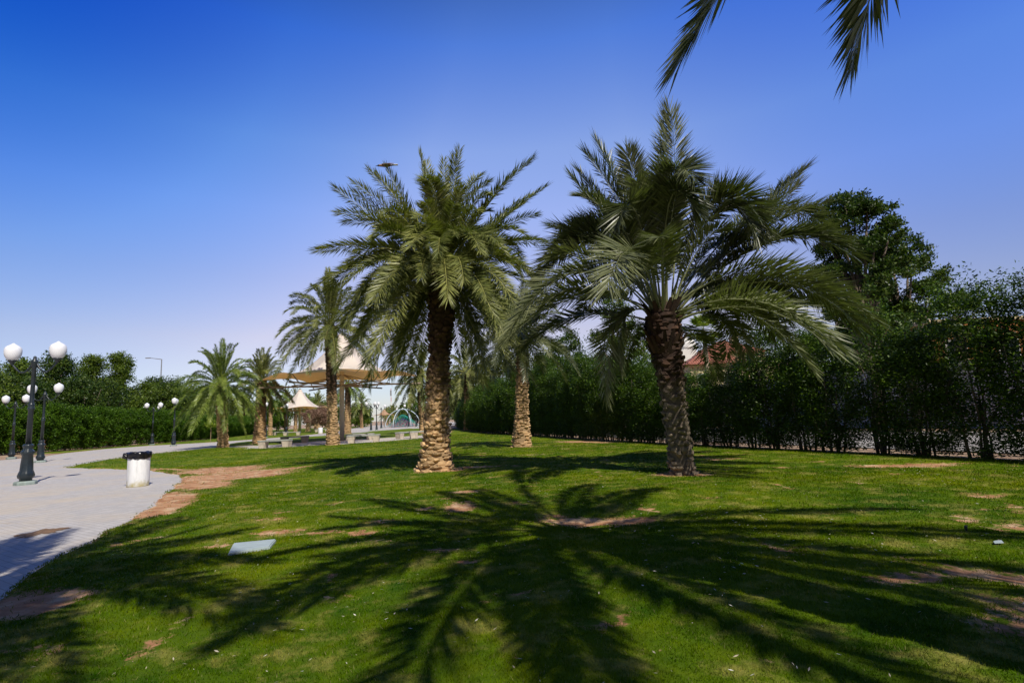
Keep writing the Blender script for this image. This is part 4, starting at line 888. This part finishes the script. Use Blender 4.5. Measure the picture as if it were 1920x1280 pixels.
bmesh.ops.create_icosphere(bm, subdivisions=3, radius=.075, matrix=Matrix.Translation((-.25, -.17, .85)))
for v in bm.verts: v.co += Vector((0, 0, 1))*.03*(fbm(np.array([v.co.x*30]), np.array([v.co.y*30+v.co.z*20]), 3)[0]-.5)*2+(v.co-Vector((-.25, -.17, .85)))*(fbm(np.array([v.co.x*25+v.co.z*30]), np.array([v.co.y*25]), 3)[0]-.5)*1.4
o2 = bmobj('bag_knot', bm, MT['bag'], o, True)
t = empty('trash_bin', (-29.3, 81, 0)); tag(t, 'tiny white trash bin on the far path near the second canopy', 'trash bin')
bm = bmesh.new(); lathe(bm, [(.32, -.03), (.325, .0), (.325, .86), (.315, .89), (.27, .89), (.27, .5)], 24); bmobj('body', bm, MT['bin'], t, True)

# ------------------------------------------------------------------ climbing dome
t = empty('climbing_dome', (-23.6, 113, 0)); tag(t, 'playground climbing dome of pale arches with a teal rope net', 'climbing frame')
RD, HD = 3.6, 3.75
for k in range(3):
    a = math.pi*k/3+.15; bm = bmesh.new()
    tube(bm, [(math.cos(a)*RD*math.cos(q), math.sin(a)*RD*math.cos(q), HD*math.sin(q)) for q in np.linspace(0, math.pi, 25)], .075, 8); bmobj('arch', bm, MT['arch'], t, True)
def net(rad, h, na, nr, mat, name, z0=.2, th=.022):
    bm = bmesh.new(); P = [[(math.cos(2*math.pi*j/na+i*.13)*rad*(1-i/nr*.93), math.sin(2*math.pi*j/na+i*.13)*rad*(1-i/nr*.93), z0+h*(i/nr)**.8) for j in range(na)] for i in range(nr+1)]
    for i in range(nr+1):
        for j in range(na):
            tube(bm, [P[i][j], P[i][(j+1) % na]], th, 3)
            if i < nr: tube(bm, [P[i][j], P[i+1][j]], th, 3)
    bmobj(name, bm, MT[mat], t)
net(3.2, 2.3, 18, 8, 'rope_teal', 'rope_net', .25, .03); net(2.4, 1.6, 16, 6, 'rope_purple', 'rope_net', .15, .028); net(2.9, 1.3, 20, 5, 'rope_pink', 'rope_net', .1, .02)

# ------------------------------------------------------------------ small things on the lawn and path
z0 = float(lawn_z(np.array([-3.27]), np.array([6.72]))[0][0])
bm = bmesh.new(); P = [(-3.37, 6.39), (-3.02, 6.68), (-3.12, 7.08), (-3.60, 6.95)]
lo_ = [bm.verts.new((x, y, z0-.02)) for x, y in P]; hi_ = [bm.verts.new((x, y, z0+.035)) for x, y in P]
bm.faces.new(lo_[::-1]); bm.faces.new(hi_)
for i in range(4): bm.faces.new((lo_[i], lo_[(i+1) % 4], hi_[(i+1) % 4], hi_[i]))
bmesh.ops.bevel(bm, geom=bm.edges[:], offset=.012, segments=2, affect='EDGES')
tag(bmobj('manhole_cover', bm, MT['cover']), 'pale blue grey square cover slab lying in the shaded grass', 'cover slab')
t = empty('sprinkler', (4.79, 6.0, .0)); tag(t, 'thin dark sprinkler head poking out of the grass at the right', 'sprinkler')
bm = bmesh.new(); lathe(bm, [(.010, -.02), (.010, .06), (.015, .065), (.015, .095), (.010, .10)], 10); bmobj('riser', bm, MT['iron'], t)
bm = bmesh.new(); tube(bm, [(0, 0, .085), (.022, 0, .105)], .005, 6); bmobj('nozzle', bm, MT['iron'], t)
z1 = float(lawn_z(np.array([4.64]), np.array([5.45]))[0][0])
bm = bmesh.new(); ps = [bm.verts.new(p) for p in ((4.59, 5.43, z1+.015), (4.67, 5.42, z1+.018), (4.71, 5.49, z1+.024), (4.66, 5.50, z1+.02), (4.62, 5.48, z1+.018))]
f = bm.faces.new(ps); e_ = bmesh.ops.extrude_face_region(bm, geom=[f])
for v in e_['geom']:
    if isinstance(v, bmesh.types.BMVert): v.co.z += .006
tag(bmobj('paper_scrap', bm, MT['cover']), 'small pale blue scrap of litter on the grass near the right edge', 'scrap')
g = np.random.default_rng(3); bm = bmesh.new(); n = 40; vv = []
for j in range(n):
    a = 2*math.pi*j/n; q = .25+1.5*fbm(np.array([3*math.cos(a)+3]), np.array([3*math.sin(a)+3]), 5)[0]; vv.append(bm.verts.new((-7.63+math.cos(a)*.26*q, 8.83+math.sin(a)*.36*q, -.014)))
bm.faces.new(vv); tag(bmobj('stain', bm, MT['brown']), kind='structure')
# bird gliding beside the palm crown
t = empty('bird', (-3.63, 15.45, 9.22)); t.scale = (1.28, 1.28, 1.28); tag(t, 'brown bird with dark head on an upper frond tip of the big tan palm', 'bird')
bm = bmesh.new(); tube(bm, [(-.17, 0, .0), (-.13, 0, .005), (-.08, 0, .0), (0, 0, 0), (.08, 0, -.005), (.14, 0, .0), (.18, 0, .005)], [.012, .028, .030, .042, .036, .02, .012], 12); bmobj('body', bm, MT['bird'], t, True)
bm = bmesh.new(); tube(bm, [(-.24, 0, -.005), (-.19, 0, 0), (-.165, 0, .006), (-.14, 0, .004)], [.003, .010, .026, .020], 10); bmobj('head', bm, MT['bird_dark'], t, True)
for s in (-1, 1):
    bm = bmesh.new(); P = [(-.10, 0), (.04, 0), (.16, .035), (.22, .05), (.10, .075), (-.06, .06)]
    a = [bm.verts.new((x, s*y, .03-.12*y)) for x, y in P]; b = [bm.verts.new((x, s*y, .018-.12*y)) for x, y in P]
    bm.faces.new(a); bm.faces.new(b[::-1])
    for i in range(6): bm.faces.new((a[i], a[(i+1) % 6], b[(i+1) % 6], b[i]))
    bmobj('wing', bm, MT['bird'], t)
bm = bmesh.new(); box(bm, .16, .30, -.035, .035, -.002, .008, .002); bmobj('tail', bm, MT['bird_white'], t)

# ------------------------------------------------------------------ beyond the right hedge
def strip_along(P, off0, off1, z, name, mat):
    P = [Vector(p) for p in P]; L = []; Rr = []
    for i, p in enumerate(P):
        d = (P[min(i+1, len(P)-1)]-P[max(i-1, 0)]).normalized(); n = Vector((d.y, -d.x)); L.append(p+n*off0); Rr.append(p+n*off1)
    bm = bmesh.new(); a = [bm.verts.new((p.x, p.y, z)) for p in L]; b = [bm.verts.new((p.x, p.y, z)) for p in Rr]
    for i in range(len(P)-1): bm.faces.new((a[i], a[i+1], b[i+1], b[i]))
    return tag(bmobj(name, bm, mat), kind='structure')
strip_along(HR, 1.9, 11, -.03, 'road', MT['dust'])
# chain link fence
fp = [Vector(p) for p in [(16.5, 4.5), (13.9, 9.6), (12.6, 12.4), (11.1, 15.9), (9.4, 19.9), (6.6, 26.9), (3.8, 35.7)]]
t = empty('chain_link_fence', (fp[0].x, fp[0].y, 0)); tag(t, 'grey chain link fence glimpsed low down through the right hedge', 'fence')
org = Vector((fp[0].x, fp[0].y, 0)); Vs = []
def wire(a, b, w_=.004):
    d = (b-a).normalized(); u = d.cross(Vector((0, 0, 1)));
    if u.length < .1: u = Vector((1, 0, 0))
    u.normalize(); v = d.cross(u)
    q = [u*w_, (v*.87-u*.5)*w_, (-v*.87-u*.5)*w_]
    for i in range(3): Vs.append([a+q[i], a+q[(i+1) % 3], b+q[(i+1) % 3], b+q[i]])
for a, b in zip(fp, fp[1:]):
    L = (b-a).length; d = (b-a)/L; step = .11; hh = 1.5
    k = 0.
    while k < L:
        for s in (1, -1):
            x0 = k if s == 1 else k+hh; x1 = k+hh if s == 1 else k
            z_0, z_1 = 0., hh
            p = a+d*min(x0, L); q = a+d*min(x1, L)
            wire(Vector((p.x, p.y, z_0))-org, Vector((q.x, q.y, z_1))-org)
        k += step
V = np.array([[tuple(v) for v in f] for f in Vs]).reshape(-1, 3)
link('wire_mesh', npmesh('wire_mesh', V, np.arange(len(V)).reshape(-1, 4), MT['steel']), t)
for a, b in zip(fp, fp[1:]):
    n = max(1, round((b-a).length/3))
    for i in range(n):
        p = a.lerp(b, i/n); bm = bmesh.new(); tube(bm, [(p.x-org.x, p.y-org.y, -.05), (p.x-org.x, p.y-org.y, 1.7)], .03, 8); bmobj('post', bm, MT['steel'], t)
# boundary wall of the villas
t = empty('boundary_wall', (21.5, 20, 0)); tag(t, 'pale grey boundary wall glimpsed through gaps in the right hedge', 'wall')
wp = [Vector(p) for p in ((29, 8), (22.2, 22), (17.6, 33.5), (12.5, 47), (8, 62))]
bm = bmesh.new()
for a, b in zip(wp, wp[1:]):
    d = (b-a).normalized(); n = Vector((d.y, -d.x))*.12
    q = [a-n, b-n, b+n, a+n]; lo_ = [bm.verts.new((p.x-21.5, p.y-20, -.1)) for p in q]; hi_ = [bm.verts.new((p.x-21.5, p.y-20, 2.9)) for p in q]
    bm.faces.new(hi_)
    for i in range(4): bm.faces.new((lo_[i], lo_[(i+1) % 4], hi_[(i+1) % 4], hi_[i]))
bmobj('wall', bm, MT['greywall'], t)
bm = bmesh.new()
for a, b in zip(wp, wp[1:]):
    d = (b-a).normalized(); n = Vector((d.y, -d.x))*.18; q = [a-n, b-n, b+n, a+n]
    lo_ = [bm.verts.new((p.x-21.5, p.y-20, 2.903)) for p in q]; hi_ = [bm.verts.new((p.x-21.5, p.y-20, 3.0)) for p in q]; bm.faces.new(hi_); bm.faces.new(lo_[::-1])
    for i in range(4): bm.faces.new((lo_[i], lo_[(i+1) % 4], hi_[(i+1) % 4], hi_[i]))
bmobj('coping', bm, MT['white'], t)
def hip(bm, x0, x1, y0, y1, z, h, ov=.5):
    x0 -= ov; x1 += ov; y0 -= ov; y1 += ov; w_ = min(x1-x0, y1-y0)/2
    b = [bm.verts.new(p) for p in ((x0, y0, z), (x1, y0, z), (x1, y1, z), (x0, y1, z))]
    if x1-x0 > y1-y0: r = [bm.verts.new((x0+w_, (y0+y1)/2, z+h)), bm.verts.new((x1-w_, (y0+y1)/2, z+h))]; fs = [(b[0], b[1], r[1], r[0]), (b[1], b[2], r[1]), (b[2], b[3], r[0], r[1]), (b[3], b[0], r[0])]
    else: r = [bm.verts.new(((x0+x1)/2, y0+w_, z+h)), bm.verts.new(((x0+x1)/2, y1-w_, z+h))]; fs = [(b[0], b[1], r[0]), (b[1], b[2], r[1], r[0]), (b[2], b[3], r[1]), (b[3], b[0], r[0], r[1])]
    for f in fs: bm.faces.new(f)
    bm.faces.new(b[::-1])
def window(t, x, y, z, w_, h, nx=0, ny=-1):
    bm = bmesh.new(); hw = w_/2; e = .06
    if ny: box(bm, x-hw-.1, x+hw+.1, y-e-.03, y-.003, z-.1, z+h+.1)
    else: box(bm, x-e-.03, x-.003, y-hw-.1, y+hw+.1, z-.1, z+h+.1)
    f = bmobj('window', bm, MT['white'], t); bm = bmesh.new()
    if ny: box(bm, x-hw, x+hw, y-e-.045, y-e-.02, z, z+h)
    else: box(bm, x-e-.045, x-e-.02, y-hw, y+hw, z, z+h)
    bmobj('pane', bm, MT['glass'], f)
# villa with dome
t = empty('villa', (22, 56, 0)); tag(t, 'white villa with a small dome and red tiled roofs behind the hedge', 'house')
bm = bmesh.new(); box(bm, -4.5, 6, -3, 8, -.1, 5.6); box(bm, -1.5, 5, 1, 7, 5.6, 7.0); bmobj('wall', bm, MT['cream'], t)
bm = bmesh.new(); box(bm, -4.0, -1.4, 3.5, 7.5, 5.6, 7.9, .05); bmobj('tower', bm, MT['white'], t)
bm = bmesh.new(); lathe(bm, [(1.1, 7.9), (1.1, 8.3), (1.05, 8.35), (1.0, 8.6), (.82, 8.95), (.5, 9.2), (.15, 9.32), (.05, 9.5), (.02, 9.8)], 28, cx=-2.1, cy=4.6); bmobj('dome', bm, MT['white'], t, True)
bm = bmesh.new(); hip(bm, -4.5, 1.0, -3, .5, 5.62, 1.3); hip(bm, -1.5, 5, 1.2, 7, 7.02, 1.7); bmobj('roof', bm, MT['tiles'], t)
bm = bmesh.new(); box(bm, 2.4, 3.2, 3.0, 3.8, 7.5, 9.0, .03); bmobj('chimney', bm, MT['cream'], t)
for x in (-3.2, -.6, 2.2, 4.6): window(t, x, -3, 3.2, 1.1, 1.4)
for x in (0., 3.4): window(t, x, 1, 5.75, .9, .8)
# villa right: orange and cream
t = empty('villa', (29, 36, 0)); tag(t, 'villa with orange wall and cream parapet behind the right end of the hedge', 'house')
bm = bmesh.new(); box(bm, -3.4, 6, -3.5, 4, -.1, 5.9, .02); bmobj('wall', bm, MT['orange'], t)
bm = bmesh.new(); box(bm, -3.3, -1.9, 4.3, 6, -.1, 7.7, .02); box(bm, -1.9, 5.5, 4.3, 9, -.1, 6.6, .02); bmobj('stair_tower', bm, MT['cream'], t)
bm = bmesh.new(); box(bm, -3.5, 6.1, -3.6, -3.4, 5.903, 6.1); box(bm, -3.5, -3.3, -3.397, 4.1, 5.903, 6.1); bmobj('parapet', bm, MT['cream'], t)
bm = bmesh.new(); box(bm, -2.6, -2.1, -1, -.5, 5.9, 7.0, .02); box(bm, -1.5, -1.2, -1, -.7, 5.9, 6.9, .02); bmobj('chimney', bm, MT['white'], t)
for x in (-2.0, 1.2, 4.2): window(t, x, -3.5, 3.2, 1.1, 1.5)
for x in (-2.0, 1.2, 4.2): window(t, x, -3.5, .9, 1.1, 1.3)
# low peach house peeping between the left trees
t = empty('house', (-66, 76, 0)); tag(t, 'peach house mostly hidden by the trees behind the left hedge', 'house')
bm = bmesh.new(); box(bm, -5, 5, -4, 5, -.1, 7.2, .02); bmobj('wall', bm, MT['orange'], t)
bm = bmesh.new(); hip(bm, -5, 5, -4, 5, 7.21, 1.5); bmobj('roof', bm, MT['tiles'], t)
for x in (-3, 0, 3): window(t, x, -4, 4.2, 1.2, 1.5)
bpy.context.view_layer.update()
